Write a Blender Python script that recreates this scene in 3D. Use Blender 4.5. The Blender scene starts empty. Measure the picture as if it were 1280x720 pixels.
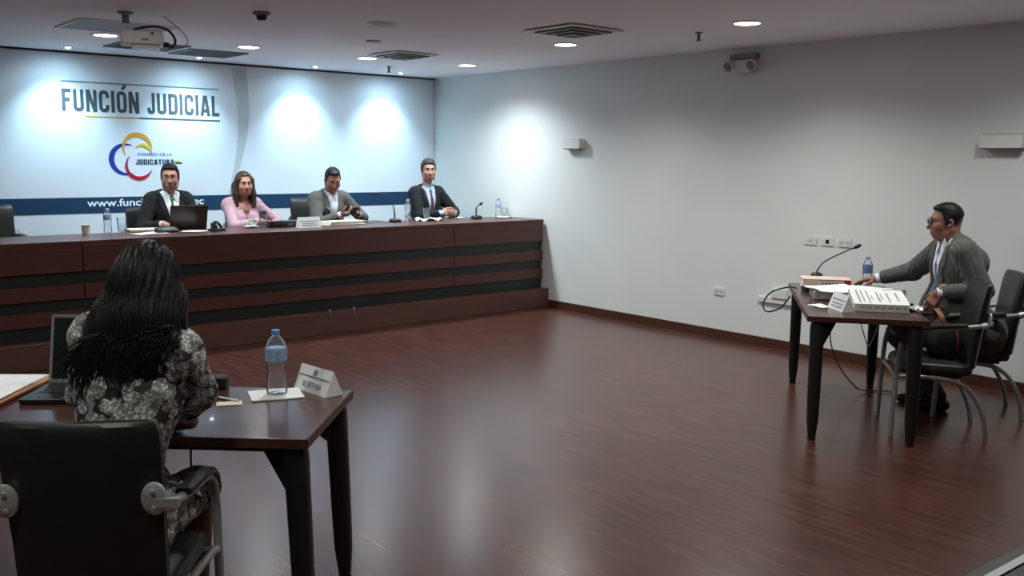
import bpy, math, random
import numpy as np
from mathutils import Vector, Matrix, Euler
random.seed(7)
S = bpy.context.scene
COL = S.collection
PI = math.pi

# ------------------------------------------------------------------ camera, world, exposure
CAM = (-7.400218, -10.324874, 1.71)
YAW, PITCH, ROLL, FPX = 0.704572, 0.136362, 0.0094915, 1181.6124
cam = bpy.data.cameras.new('camera'); camo = bpy.data.objects.new('camera', cam); COL.objects.link(camo)
_f = Vector((math.sin(YAW)*math.cos(PITCH), math.cos(YAW)*math.cos(PITCH), -math.sin(PITCH)))
_r = Vector((math.cos(YAW), -math.sin(YAW), 0)); _u = _r.cross(_f)
_r2 = math.cos(ROLL)*_r + math.sin(ROLL)*_u; _u2 = -math.sin(ROLL)*_r + math.cos(ROLL)*_u
camo.matrix_world = Matrix(((_r2.x, _u2.x, -_f.x, CAM[0]), (_r2.y, _u2.y, -_f.y, CAM[1]), (_r2.z, _u2.z, -_f.z, CAM[2]), (0, 0, 0, 1)))
cam.sensor_width = 36; cam.lens = FPX*36/1280; cam.clip_start = .05
S.camera = camo
S.view_settings.view_transform = 'Standard'; S.view_settings.look = 'None'
S.view_settings.gamma = 1; S.view_settings.use_curve_mapping = False
S.view_settings.exposure = 1.1
w = bpy.data.worlds.new('world'); S.world = w; w.use_nodes = True
w.node_tree.nodes['Background'].inputs[0].default_value = (.80, .92, 1, 1)
w.node_tree.nodes['Background'].inputs[1].default_value = .05
DOWN_W = 62.0      # each recessed downlight
WASH_W = 48.0      # each wall washer spot
H = 2.735          # ceiling height

# ------------------------------------------------------------------ helpers
def link(name, me, parent=None):
    o = bpy.data.objects.new(name, me); COL.objects.link(o)
    if parent: o.parent = parent
    return o
def tag(o, label, cat, group=None, kind=None):
    o['label'] = label; o['category'] = cat
    if group: o['group'] = group
    if kind: o['kind'] = kind
    return o
def thing(name, label, cat, loc=(0, 0, 0), rz=0, group=None):
    o = bpy.data.objects.new(name, None); COL.objects.link(o)
    o.location = loc; o.rotation_euler = (0, 0, rz); o.empty_display_size = .1
    return tag(o, label, cat, group)
def copy_tree(o, parent=None):
    c = o.copy(); COL.objects.link(c)
    if parent: c.parent = parent
    for ch in list(o.children): copy_tree(ch, c)
    return c
def dup(root, loc, rz, label, group=None):
    c = copy_tree(root); c.location = loc; c.rotation_euler = (0, 0, rz); c['label'] = label
    if group: c['group'] = group
    return c

class MB:
    """collects verts and faces of one mesh"""
    def __init__(s): s.v = []; s.f = []
    def add(s, vs, fs, M=None):
        n = len(s.v)
        s.v += [tuple(M @ Vector(v)) if M else tuple(v) for v in vs]
        s.f += [tuple(i+n for i in f) for f in fs]; return s
    def box(s, c, d, M=None, top=1.0, topy=None):
        x, y, z = d[0]/2, d[1]/2, d[2]/2; ty = top if topy is None else topy
        vs = [(c[0]+sx*x*(top if sz > 0 else 1), c[1]+sy*y*(ty if sz > 0 else 1), c[2]+sz*z) for sz in (-1, 1) for sx, sy in ((-1, -1), (1, -1), (1, 1), (-1, 1))]
        return s.add(vs, [(3, 2, 1, 0), (4, 5, 6, 7), (0, 1, 5, 4), (1, 2, 6, 5), (2, 3, 7, 6), (3, 0, 4, 7)], M)
    def rbox(s, c, d, r, M=None, n=4):
        """box with rounded vertical edges (corners in the XY outline)"""
        pts = rrect(d[0], d[1], r, n)
        return s.prism([(c[0]+x, c[1]+y) for x, y in pts], c[2]-d[2]/2, c[2]+d[2]/2, M)
    def prism(s, poly, z0, z1, M=None):
        n = len(poly)
        vs = [(x, y, z0) for x, y in poly]+[(x, y, z1) for x, y in poly]
        fs = [tuple(range(n-1, -1, -1)), tuple(range(n, 2*n))]+[(i, (i+1) % n, n+(i+1) % n, n+i) for i in range(n)]
        return s.add(vs, fs, M)
    def loft(s, rings, M=None, cap=True):
        n = len(rings[0]); vs = [p for r in rings for p in r]; fs = []
        for k in range(len(rings)-1):
            for i in range(n):
                j = (i+1) % n; fs.append((k*n+i, k*n+j, (k+1)*n+j, (k+1)*n+i))
        if cap:
            fs.append(tuple(range(n-1, -1, -1))); fs.append(tuple(range((len(rings)-1)*n, len(rings)*n)))
        return s.add(vs, fs, M)
    def lathe(s, prof, c=(0, 0, 0), n=20, M=None):
        rings = [[(c[0]+r*math.cos(2*PI*i/n), c[1]+r*math.sin(2*PI*i/n), c[2]+z) for i in range(n)] for r, z in prof]
        return s.loft(rings, M)
    def tube(s, pts, r, n=8, M=None, smooth=0, flat=1.0):
        P = [Vector(p) for p in pts]
        rr = list(r) if isinstance(r, (list, tuple)) else [r]*len(P)
        if smooth: P, rr = catmull(P, rr, smooth)
        t0 = (P[1]-P[0]).normalized()
        up = Vector((0, 0, 1)) if abs(t0.z) < .9 else Vector((1, 0, 0))
        N = (up-t0*up.dot(t0)).normalized(); rings = []
        for k, p in enumerate(P):
            t = (P[min(k+1, len(P)-1)]-P[max(k-1, 0)]).normalized()
            N = (N-t*N.dot(t)).normalized(); B = t.cross(N)
            rings.append([p+rr[k]*(math.cos(2*PI*i/n)*N*flat+math.sin(2*PI*i/n)*B) for i in range(n)])
        return s.loft(rings, M)
    def build(s, name, m, parent=None, smooth=False, bevel=0, seg=2):
        me = bpy.data.meshes.new(name); me.from_pydata(s.v, [], s.f); me.update()
        o = link(name, me, parent)
        if m: me.materials.append(m)
        if bevel:
            b = o.modifiers.new('bevel', 'BEVEL'); b.width = bevel; b.segments = seg; b.limit_method = 'ANGLE'; b.angle_limit = .6
        if smooth or bevel:
            me.polygons.foreach_set('use_smooth', [True]*len(me.polygons))
            sharp(me, 40)
        return o
def sharp(me, deg):
    try: me.set_sharp_from_angle(angle=math.radians(deg))
    except Exception: pass
def rrect(w, h, r, n=4):
    out = []
    for cx, cy, a0 in ((w/2-r, h/2-r, 0), (-w/2+r, h/2-r, 90), (-w/2+r, -h/2+r, 180), (w/2-r, -h/2+r, 270)):
        for k in range(n+1):
            a = math.radians(a0+90*k/n); out.append((cx+r*math.cos(a), cy+r*math.sin(a)))
    return out
def catmull(P, rr, n):
    Q = []; R = []
    for i in range(len(P)-1):
        p0 = P[max(i-1, 0)]; p1 = P[i]; p2 = P[i+1]; p3 = P[min(i+2, len(P)-1)]
        for k in range(n):
            t = k/n
            Q.append(.5*((2*p1)+(p2-p0)*t+(2*p0-5*p1+4*p2-p3)*t*t+(3*p1-p0-3*p2+p3)*t**3)); R.append(rr[i]*(1-t)+rr[i+1]*t)
    Q.append(P[-1]); R.append(rr[-1]); return Q, R
def frame(o, x, y, z):
    x, y, z = Vector(x), Vector(y), Vector(z)
    return Matrix(((x.x, y.x, z.x, o[0]), (x.y, y.y, z.y, o[1]), (x.z, y.z, z.z, o[2]), (0, 0, 0, 1)))
def yaw_to(fx, fy):            # rotation about Z that takes local +Y to (fx, fy)
    return math.atan2(-fx, fy)
def text_mesh(s, name, m, parent, M, width, height, thick=.002, bold=0.0):
    """lettering fitted to width x height, lower left corner at the origin of M, facing +Z of M"""
    cu = bpy.data.curves.new('lettering', 'FONT'); cu.body = s; cu.size = 1; cu.extrude = .01; cu.offset = bold; cu.resolution_u = 3
    to = bpy.data.objects.new('lettering', cu); COL.objects.link(to)
    dg = bpy.context.evaluated_depsgraph_get()
    me = bpy.data.meshes.new_from_object(to.evaluated_get(dg)); bpy.data.objects.remove(to); bpy.data.curves.remove(cu)
    n = len(me.vertices); a = np.zeros(n*3); me.vertices.foreach_get('co', a); a = a.reshape(-1, 3)
    lo, hi = a.min(0), a.max(0)
    a[:, 0] = (a[:, 0]-lo[0])/(hi[0]-lo[0])*width; a[:, 1] = (a[:, 1]-lo[1])/(hi[1]-lo[1])*height
    a[:, 2] = (a[:, 2]-lo[2])/(hi[2]-lo[2])*thick
    me.vertices.foreach_set('co', a.ravel()); me.transform(M); me.materials.clear(); me.materials.append(m); me.name = name
    return link(name, me, parent)

# ------------------------------------------------------------------ materials
def mat(name, c, rough=.6, metal=0, spec=.5, var=.08, scale=12, coat=0, sheen=0, trans=0, ior=1.45, bump=0, bscale=60):
    m = bpy.data.materials.new(name); m.use_nodes = True; nt = m.node_tree; b = nt.nodes['Principled BSDF']
    b.inputs['Roughness'].default_value = rough; b.inputs['Metallic'].default_value = metal
    b.inputs['Specular IOR Level'].default_value = spec; b.inputs['Coat Weight'].default_value = coat
    b.inputs['Sheen Weight'].default_value = sheen; b.inputs['Transmission Weight'].default_value = trans; b.inputs['IOR'].default_value = ior
    tc = nt.nodes.new('ShaderNodeTexCoord'); nz = nt.nodes.new('ShaderNodeTexNoise'); nz.inputs['Scale'].default_value = scale; nz.inputs['Detail'].default_value = 4
    rp = nt.nodes.new('ShaderNodeValToRGB')
    rp.color_ramp.elements[0].position = .3; rp.color_ramp.elements[1].position = .7
    rp.color_ramp.elements[0].color = tuple(x*(1-var) for x in c)+(1,); rp.color_ramp.elements[1].color = tuple(min(1, x*(1+var)) for x in c)+(1,)
    nt.links.new(tc.outputs['Object'], nz.inputs['Vector']); nt.links.new(nz.outputs['Fac'], rp.inputs['Fac']); nt.links.new(rp.outputs['Color'], b.inputs['Base Color'])
    if bump:
        n2 = nt.nodes.new('ShaderNodeTexNoise'); n2.inputs['Scale'].default_value = bscale; n2.inputs['Detail'].default_value = 3
        bp = nt.nodes.new('ShaderNodeBump'); bp.inputs['Strength'].default_value = bump; bp.inputs['Distance'].default_value = .01
        nt.links.new(tc.outputs['Object'], n2.inputs['Vector']); nt.links.new(n2.outputs['Fac'], bp.inputs['Height']); nt.links.new(bp.outputs['Normal'], b.inputs['Normal'])
    return m
def emis(name, c, strength):
    m = bpy.data.materials.new(name); m.use_nodes = True; nt = m.node_tree; nt.nodes.clear()
    e = nt.nodes.new('ShaderNodeEmission'); e.inputs[0].default_value = c+(1,); e.inputs[1].default_value = strength
    o = nt.nodes.new('ShaderNodeOutputMaterial'); nt.links.new(e.outputs[0], o.inputs[0]); return m
def clear(name, tint=(.97, .985, 1), body=.10, blend=.16):
    """thin clear plastic or glass: transparent, glossy by Fresnel, a little milky"""
    m = bpy.data.materials.new(name); m.use_nodes = True; nt = m.node_tree; nt.nodes.clear(); N = nt.nodes.new
    tr = N('ShaderNodeBsdfTransparent'); tr.inputs[0].default_value = tint+(1,)
    gl = N('ShaderNodeBsdfGlossy'); gl.inputs['Roughness'].default_value = .06
    df = N('ShaderNodeBsdfDiffuse'); df.inputs[0].default_value = (.75, .8, .85, 1)
    fr = N('ShaderNodeLayerWeight'); fr.inputs[0].default_value = blend
    m1 = N('ShaderNodeMixShader'); m1.inputs[0].default_value = body; m2 = N('ShaderNodeMixShader'); o = N('ShaderNodeOutputMaterial')
    nt.links.new(tr.outputs[0], m1.inputs[1]); nt.links.new(df.outputs[0], m1.inputs[2])
    nt.links.new(fr.outputs['Fresnel'], m2.inputs[0]); nt.links.new(m1.outputs[0], m2.inputs[1]); nt.links.new(gl.outputs[0], m2.inputs[2]); nt.links.new(m2.outputs[0], o.inputs[0])
    return m
def wood(name, dark, light, rough, scale=(1, 1, 1), ringscale=6, coat=0.0, spec=.5):
    m = mat(name, light, rough, coat=coat, spec=spec); nt = m.node_tree; b = nt.nodes['Principled BSDF']
    tc = next(n for n in nt.nodes if n.type == 'TEX_COORD'); nz = next(n for n in nt.nodes if n.type == 'TEX_NOISE'); rp = next(n for n in nt.nodes if n.type == 'VALTORGB')
    mp = nt.nodes.new('ShaderNodeMapping'); mp.inputs['Scale'].default_value = scale
    nt.links.new(tc.outputs['Object'], mp.inputs['Vector']); nt.links.new(mp.outputs['Vector'], nz.inputs['Vector'])
    nz.inputs['Scale'].default_value = ringscale; nz.inputs['Detail'].default_value = 8; nz.inputs['Roughness'].default_value = .65
    rp.color_ramp.elements[0].color = dark+(1,); rp.color_ramp.elements[1].color = light+(1,)
    return m
def floor_mat():
    m = bpy.data.materials.new('laminate_floor'); m.use_nodes = True; nt = m.node_tree; b = nt.nodes['Principled BSDF']; N = nt.nodes.new; L = nt.links.new
    tc = N('ShaderNodeTexCoord'); mp = N('ShaderNodeMapping'); mp.inputs['Rotation'].default_value = (0, 0, PI/2)
    br = N('ShaderNodeTexBrick'); br.inputs['Scale'].default_value = 1; br.inputs['Brick Width'].default_value = 1.25; br.inputs['Row Height'].default_value = .19
    br.inputs['Mortar Size'].default_value = 0; br.inputs['Color1'].default_value = (.076, .028, .0195, 1); br.inputs['Color2'].default_value = (.088, .032, .023, 1); br.inputs['Mortar'].default_value = (.052, .018, .012, 1); br.inputs['Mortar Smooth'].default_value = .3
    br.offset = .37
    L(tc.outputs['Object'], mp.inputs[0]); L(mp.outputs[0], br.inputs[0])
    m2 = N('ShaderNodeMapping'); m2.inputs['Scale'].default_value = (9, .8, 1); nz = N('ShaderNodeTexNoise'); nz.inputs['Scale'].default_value = 3; nz.inputs['Detail'].default_value = 2.5
    L(tc.outputs['Object'], m2.inputs[0]); L(m2.outputs[0], nz.inputs['Vector'])
    rp = N('ShaderNodeValToRGB'); rp.color_ramp.elements[0].position = .35; rp.color_ramp.elements[1].position = .7
    rp.color_ramp.elements[0].color = (.60, .57, .56, 1); rp.color_ramp.elements[1].color = (1.32, 1.30, 1.30, 1)
    mx = N('ShaderNodeMix'); mx.data_type = 'RGBA'; mx.blend_type = 'MULTIPLY'; mx.inputs[0].default_value = 1
    L(nz.outputs['Fac'], rp.inputs[0]); L(br.outputs['Color'], mx.inputs[6]); L(rp.outputs[0], mx.inputs[7]); L(mx.outputs[2], b.inputs['Base Color'])
    b.inputs['Roughness'].default_value = .265
    b.inputs['Specular IOR Level'].default_value = .6
    return m
def floral():
    m = bpy.data.materials.new('floral_cloth'); m.use_nodes = True; nt = m.node_tree; b = nt.nodes['Principled BSDF']; N = nt.nodes.new; L = nt.links.new
    tc = N('ShaderNodeTexCoord'); nz = N('ShaderNodeTexNoise'); nz.inputs['Scale'].default_value = 40; nz.inputs['Detail'].default_value = 3
    ad = N('ShaderNodeMix'); ad.data_type = 'VECTOR'; ad.inputs[0].default_value = .025
    L(tc.outputs['Object'], nz.inputs['Vector']); L(tc.outputs['Object'], ad.inputs[4]); L(nz.outputs['Color'], ad.inputs[5])
    vo = N('ShaderNodeTexVoronoi'); vo.inputs['Scale'].default_value = 27; L(ad.outputs[1], vo.inputs['Vector'])      # blossoms
    v2 = N('ShaderNodeTexVoronoi'); v2.inputs['Scale'].default_value = 105; L(ad.outputs[1], v2.inputs['Vector'])      # petals
    r1 = N('ShaderNodeValToRGB'); e = r1.color_ramp; e.elements[0].position = .58; e.elements[0].color = (1, 1, 1, 1); e.elements[1].position = .68; e.elements[1].color = (.0, .0, .0, 1)
    r2 = N('ShaderNodeValToRGB'); e = r2.color_ramp; e.elements[0].position = .18; e.elements[0].color = (.95, .97, .91, 1); e.elements[1].position = .60; e.elements[1].color = (.25, .25, .235, 1)
    sp = N('ShaderNodeSeparateColor'); L(vo.outputs['Color'], sp.inputs[0])
    r3 = N('ShaderNodeValToRGB'); e = r3.color_ramp; e.elements[0].position = .2; e.elements[0].color = (.42, .42, .41, 1); e.elements[1].position = .70; e.elements[1].color = (1, 1, 1, 1); L(sp.outputs[0], r3.inputs[0])
    L(vo.outputs['Distance'], r1.inputs[0]); L(v2.outputs['Distance'], r2.inputs[0])
    a = N('ShaderNodeMix'); a.data_type = 'RGBA'; a.blend_type = 'MULTIPLY'; a.inputs[0].default_value = 1; L(r2.outputs[0], a.inputs[6]); L(r3.outputs[0], a.inputs[7])
    mx = N('ShaderNodeMix'); mx.data_type = 'RGBA'; L(r1.outputs[0], mx.inputs[0]); mx.inputs[6].default_value = (.022, .022, .020, 1); L(a.outputs[2], mx.inputs[7]); L(mx.outputs[2], b.inputs['Base Color'])
    b.inputs['Roughness'].default_value = .75
    return m

WHITE_WALL = mat('white_wall_paint', (.71, .74, .725), .75, var=.015, scale=2)
CEIL = mat('white_ceiling_paint', (.90, .88, .93), .85, var=.015, scale=2)
GREY_WALL = mat('grey_wall_paint', (.70, .70, .70), .8, var=.03)
FLOOR = floor_mat()
SKIRT = wood('baseboard_wood', (.055, .02, .013), (.085, .031, .02), .4, (1, 1, 8), 5)
DAIS = wood('dark_cherry_wood', (.066, .0235, .0190), (.100, .036, .029), .34, (.7, 1, 14), 5)
DAIS_LOW = wood('platform_wood', (.085, .036, .027), (.118, .052, .040), .38, (.7, 1, 10), 5)
BLACKBAND = mat('black_recess_laminate', (.014, .0165, .017), .4, var=.1)
TABLE = wood('table_wood', (.052, .020, .0165), (.074, .029, .024), .22, (2, 10, 2), 4, coat=.15)
TABLE_EDGE = wood('table_edge_wood', (.050, .017, .011), (.07, .025, .017), .45, (4, 4, 8), 4)
DARKGAP = mat('dark_gap', (.012, .012, .012), .8)
BLACK_PLASTIC = mat('black_plastic', (.012, .012, .013), .38)
BLACK_METAL = mat('black_powder_metal', (.010, .010, .011), .45)
LEATHER = mat('black_upholstery', (.014, .016, .0155), .42, bump=.12, bscale=160)
CHROME = mat('silver_metal', (.48, .49, .48), .38, metal=.45, var=.05)
GREYTUBE = mat('grey_painted_tube', (.30, .31, .30), .40, metal=.3, var=.05)
PAPER = mat('white_paper', (.80, .82, .80), .8, var=.02)
PAPER_CREAM = mat('cream_paper', (.74, .68, .50), .8, var=.04)
INK = mat('dark_ink', (.05, .06, .08), .7)
INKGREY = mat('grey_ink', (.25, .29, .33), .7)
BLUEINK = mat('blue_ink', (.06, .10, .25), .7)
CLEAR = clear('clear_plastic', body=.10)
GLASS = clear('clear_glass', body=.05)
LENS = clear('spectacle_glass', (1, 1, 1), .0, .08)
CAPBLUE = mat('blue_cap_plastic', (.10, .33, .62), .4)
LABELBLUE = mat('blue_bottle_label', (.10, .16, .34), .5, var=.35, scale=70)
LABELPALE = mat('pale_bottle_label', (.28, .40, .58), .5, var=.25, scale=60)
CERAMIC = mat('white_ceramic', (.78, .79, .74), .25, var=.02)
CUP_PAPER = mat('white_cup_paper', (.80, .78, .70), .6, var=.03)
PLASTIC_WHITE = mat('white_fitting_plastic', (.70, .71, .69), .45, var=.02)
PLASTIC_GREY = mat('grey_fitting_plastic', (.22, .22, .215), .5, var=.04)
GRILLE = mat('grey_grille_metal', (.16, .155, .155), .5, var=.05)
NAVY = mat('navy_print', (.018, .052, .105), .5, var=.03, spec=.15)
PRINT_WHITE = mat('white_banner_print', (.72, .76, .79), .6, var=.012, scale=2)
PRINT_GREY = mat('dark_grey_print', (.075, .095, .11), .6, var=.03, spec=.15)
PRINT_LINE = mat('grey_line_print', (.16, .19, .21), .6, var=.03, spec=.15)
PRINT_SWOOSH = mat('pale_grey_print', (.52, .57, .58), .6, var=.03)
PRINT_AMBER = mat('amber_print', (.70, .33, .045), .6, var=.03, spec=.15)
PRINT_LIME = mat('yellow_print', (.72, .58, .05), .6, var=.03, spec=.15)
PRINT_RED = mat('red_print', (.42, .012, .035), .6, var=.03, spec=.15)
PRINT_BLUE = mat('blue_print', (.025, .05, .30), .6, var=.03, spec=.15)
LETTER_WHITE = mat('white_letter_print', (.85, .88, .92), .6, var=.01)
LAMP_ON = emis('lit_lamp', (1, .98, .93), 14)
SPOT_ON = emis('lit_spot_bulb', (.72, .86, 1), 20)
BROWN_LEATHER = mat('tan_leather', (.17, .062, .026), .45, var=.15)
WOODEDGE = mat('tan_folder_board', (.36, .16, .075), .6, var=.1)
REDCOVER = mat('red_cover', (.42, .02, .022), .5)
PINKCOVER = mat('pale_pink_cover', (.70, .50, .44), .6, var=.12, scale=30)
BOXGREY = mat('grey_file_board', (.38, .39, .38), .7, var=.08)
SCREEN_DARK = mat('dark_screen_glass', (.012, .016, .015), .18)
LID = mat('dark_brown_laptop_lid', (.045, .036, .031), .32, metal=.3)
WIRE_W = mat('white_cable', (.6, .62, .62), .5)
OUTLET = mat('outlet_face_plastic', (.60, .61, .60), .5)
# people
SKIN_LIGHT = mat('light_skin', (.44, .225, .17), .5, var=.05, scale=30)
SKIN_MID = mat('tan_skin', (.40, .205, .15), .5, var=.06, scale=30)
SKIN_BROWN = mat('brown_skin', (.27, .125, .088), .48, var=.07, scale=30)
SKIN_DARK = mat('dark_brown_skin', (.15, .068, .046), .45, var=.08, scale=30)
HAIR_BLACK = mat('black_hair', (.007, .007, .0075), .5, spec=.3, var=.3, scale=60)
HAIR_BROWN = mat('brown_hair', (.045, .026, .016), .42, var=.25, scale=60)
HAIR_GREY = mat('greying_hair', (.045, .038, .033), .65, var=.35, scale=80)
LIPS = mat('lip_skin', (.26, .085, .075), .5)
EYE = mat('dark_eye', (.02, .015, .013), .2)
EYEWHITE = mat('eye_white', (.36, .32, .30), .35)
SUIT_BLACK = mat('charcoal_suit_cloth', (.0085, .0085, .0095), .9)
SUIT_NAVY = mat('navy_suit_cloth', (.006, .008, .012), .9)
SUIT_GREY = mat('grey_jacket_cloth', (.105, .105, .098), .9, scale=90, var=.15)
SUIT_MOSS = mat('dark_grey_suit_cloth', (.076, .083, .075), .9, sheen=.1, var=.10)
TROUSER = mat('dark_trouser_cloth', (.02, .021, .022), .9)
TROUSER_GREY = mat('slate_trouser_cloth', (.055, .058, .066), .9)
SHIRT_WHITE = mat('white_shirt_cloth', (.74, .77, .80), .8, var=.03)
SHIRT_BLUE = mat('pale_blue_shirt_cloth', (.42, .50, .60), .8, var=.05)
PINK = mat('pink_blouse_cloth', (.50, .31, .37), .8, var=.12, scale=45)
TIE_GREEN = mat('green_tie_silk', (.02, .15, .035), .5)
TIE_PLUM = mat('plum_tie_silk', (.085, .03, .06), .5, var=.3, scale=50)
TIE_BLUE = mat('blue_patterned_tie_silk', (.10, .13, .24), .5, var=.6, scale=55)
SHOE = mat('black_shoe_leather', (.01, .01, .01), .3)
FLORAL = floral()

# ------------------------------------------------------------------ implicit surfaces (for people): smooth union of tapered limbs, meshed with surface nets
def rc(a, b, ra, rb, k=.02, op='u'): return dict(t='rc', a=np.array(a, float), b=np.array(b, float), ra=ra, rb=rb, k=k, op=op)
def el(c, r, R=None, k=.02, op='u'): return dict(t='el', c=np.array(c, float), r=np.array(r, float), R=np.eye(3) if R is None else np.array(R, float), k=k, op=op)
def rb(c, h, r, R=None, k=.01, op='u'): return dict(t='rb', c=np.array(c, float), h=np.array(h, float), r=r, R=np.eye(3) if R is None else np.array(R, float), k=k, op=op)
def fn(f, lo, hi, k=.005, op='s'): return dict(t='fn', f=f, lo=np.array(lo, float), hi=np.array(hi, float), k=k, op=op)
def bound(q):
    if q['t'] == 'rc': return np.minimum(q['a']-q['ra'], q['b']-q['rb']), np.maximum(q['a']+q['ra'], q['b']+q['rb'])
    if q['t'] == 'el':
        e = np.sqrt(((q['R']*q['r'])**2).sum(1)); return q['c']-e, q['c']+e
    if q['t'] == 'rb':
        e = np.abs(q['R']) @ (q['h']+q['r']); return q['c']-e, q['c']+e
    return q['lo'], q['hi']
def dist(q, X, Y, Z):
    if q['t'] == 'rc':
        a, b = q['a'], q['b']; d = b-a; L = max(d@d, 1e-9)
        px, py, pz = X-a[0], Y-a[1], Z-a[2]
        t = np.clip((px*d[0]+py*d[1]+pz*d[2])/L, 0, 1)
        return np.sqrt((px-t*d[0])**2+(py-t*d[1])**2+(pz-t*d[2])**2)-(q['ra']+(q['rb']-q['ra'])*t)
    if q['t'] == 'fn': return q['f'](X, Y, Z)
    px, py, pz = X-q['c'][0], Y-q['c'][1], Z-q['c'][2]; R = q['R']
    lx = px*R[0, 0]+py*R[1, 0]+pz*R[2, 0]; ly = px*R[0, 1]+py*R[1, 1]+pz*R[2, 1]; lz = px*R[0, 2]+py*R[1, 2]+pz*R[2, 2]
    if q['t'] == 'el':
        r = q['r']; k0 = np.sqrt((lx/r[0])**2+(ly/r[1])**2+(lz/r[2])**2); k1 = np.sqrt((lx/r[0]**2)**2+(ly/r[1]**2)**2+(lz/r[2]**2)**2)+1e-9
        return k0*(k0-1)/k1
    h = q['h']; ax, ay, az = np.abs(lx)-h[0], np.abs(ly)-h[1], np.abs(lz)-h[2]
    return np.sqrt(np.maximum(ax, 0)**2+np.maximum(ay, 0)**2+np.maximum(az, 0)**2)+np.minimum(np.maximum(ax, np.maximum(ay, az)), 0)-q['r']
def combine(F, d, q):
    k = q['k']
    if q['op'] == 'u':
        h = np.maximum(k-np.abs(F-d), 0)/k; return np.minimum(F, d)-h*h*k*.25
    d = -d; h = np.maximum(k-np.abs(F-d), 0)/k; return np.maximum(F, d)+h*h*k*.25
def field(prims, X, Y, Z):
    F = np.full(np.shape(X), .3)
    for q in prims: F = combine(F, dist(q, X, Y, Z), q)
    return F
def nets(prims, vox, disp=None):
    us = [bound(q) for q in prims if q['op'] == 'u']
    lo = np.min([a for a, b in us], 0)-3*vox; hi = np.max([b for a, b in us], 0)+3*vox
    n = np.ceil((hi-lo)/vox).astype(int)+1
    ax = [lo[i]+vox*np.arange(n[i]) for i in range(3)]
    F = np.full(n, .3, np.float32)
    for q in prims:
        a, b = bound(q); m = q['k']+3*vox
        i0 = np.maximum(np.floor((a-m-lo)/vox).astype(int), 0); i1 = np.minimum(np.ceil((b+m-lo)/vox).astype(int)+1, n)
        if (i1 <= i0).any(): continue
        sl = tuple(slice(i0[i], i1[i]) for i in range(3))
        X, Y, Z = np.meshgrid(ax[0][sl[0]], ax[1][sl[1]], ax[2][sl[2]], indexing='ij', sparse=True)
        F[sl] = combine(F[sl], dist(q, X, Y, Z), q)
    if disp is not None:
        X, Y, Z = np.meshgrid(*ax, indexing='ij', sparse=True); F = F+disp(X, Y, Z).astype(np.float32)
    F[0] = F[-1] = .3; F[:, 0] = F[:, -1] = .3; F[:, :, 0] = F[:, :, -1] = .3
    s = F < 0
    c = np.zeros(n-1, np.int8)
    for dx in (0, 1):
        for dy in (0, 1):
            for dz in (0, 1): c += s[dx:n[0]-1+dx, dy:n[1]-1+dy, dz:n[2]-1+dz]
    cells = np.argwhere((c > 0) & (c < 8)); idx = np.full(n-1, -1, np.int64); idx[tuple(cells.T)] = np.arange(len(cells))
    acc = np.zeros((len(cells), 3)); cnt = np.zeros(len(cells))
    for axis in range(3):
        o1, o2 = [i for i in range(3) if i != axis]
        for p in (0, 1):
            for r in (0, 1):
                A = cells.copy(); A[:, o1] += p; A[:, o2] += r; B = A.copy(); B[:, axis] += 1
                fa = F[tuple(A.T)].astype(float); fb = F[tuple(B.T)].astype(float); x = (fa < 0) != (fb < 0)
                t = np.where(x, fa/np.where(x, fa-fb, 1), 0); P = A.astype(float); P[:, axis] += t
                acc[x] += P[x]; cnt[x] += 1
    V = lo+vox*acc/np.maximum(cnt, 1)[:, None]
    quads = []
    for axis in range(3):
        o1, o2 = [(1, 2), (2, 0), (0, 1)][axis]
        a = [slice(None)]*3; b = [slice(None)]*3; a[axis] = slice(0, -1); b[axis] = slice(1, None)
        e = np.argwhere(s[tuple(a)] != s[tuple(b)])
        e = e[(e[:, o1] > 0) & (e[:, o2] > 0)]
        if not len(e): continue
        def at(d1, d2):
            q = e.copy(); q[:, o1] += d1; q[:, o2] += d2; return idx[tuple(np.minimum(q, n-2).T)]
        Q = np.stack([at(-1, -1), at(0, -1), at(0, 0), at(-1, 0)], 1)
        flip = ~s[tuple(e.T)]; Q[flip] = Q[flip][:, ::-1]; quads.append(Q)
    Q = np.concatenate(quads); Q = Q[(Q >= 0).all(1)]
    return V, Q
def np_obj(name, parts, m, parent):
    V = []; Q = []; k = 0
    for v, q in parts: V.append(v); Q.append(q+k); k += len(v)
    V = np.concatenate(V); Q = np.concatenate(Q)
    me = bpy.data.meshes.new(name); me.vertices.add(len(V)); me.vertices.foreach_set('co', V.ravel())
    me.loops.add(4*len(Q)); me.polygons.add(len(Q)); me.loops.foreach_set('vertex_index', Q.ravel().astype(np.int32))
    me.polygons.foreach_set('loop_start', np.arange(0, 4*len(Q), 4, dtype=np.int32))
    me.polygons.foreach_set('use_smooth', np.ones(len(Q), bool)); me.update(calc_edges=True); me.validate()
    me.materials.append(m)
    return link(name, me, parent)

# ------------------------------------------------------------------ the room
XL, YF = -10.5, -13.5
def struct(name, mb, m, **k):
    o = mb.build(name, m, None, **k); o['kind'] = 'structure'; return o
struct('floor', MB().box(((XL)/2, YF/2, -.05), (-XL+.2, -YF+.2, .1)), FLOOR)
struct('ceiling', MB().box(((XL)/2, YF/2, H+.05), (-XL+.2, -YF+.2, .1)), CEIL)
struct('wall_back', MB().box((XL/2, .05, H/2), (-XL+.2, .1, H)), WHITE_WALL)
struct('wall_right', MB().box((.05, YF/2-.0, H/2), (.1, -YF, H)), WHITE_WALL)
struct('wall_left', MB().box((XL-.05, YF/2, H/2), (.1, -YF, H)), GREY_WALL)
struct('wall_front', MB().box((XL/2, YF-.05, H/2), (-XL+.2, .1, H)), GREY_WALL)
struct('baseboard_right', MB().box((-.008, (YF-2.29)/2, .0415), (.016, -YF-2.29, .083)), SKIRT, bevel=.003)
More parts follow.
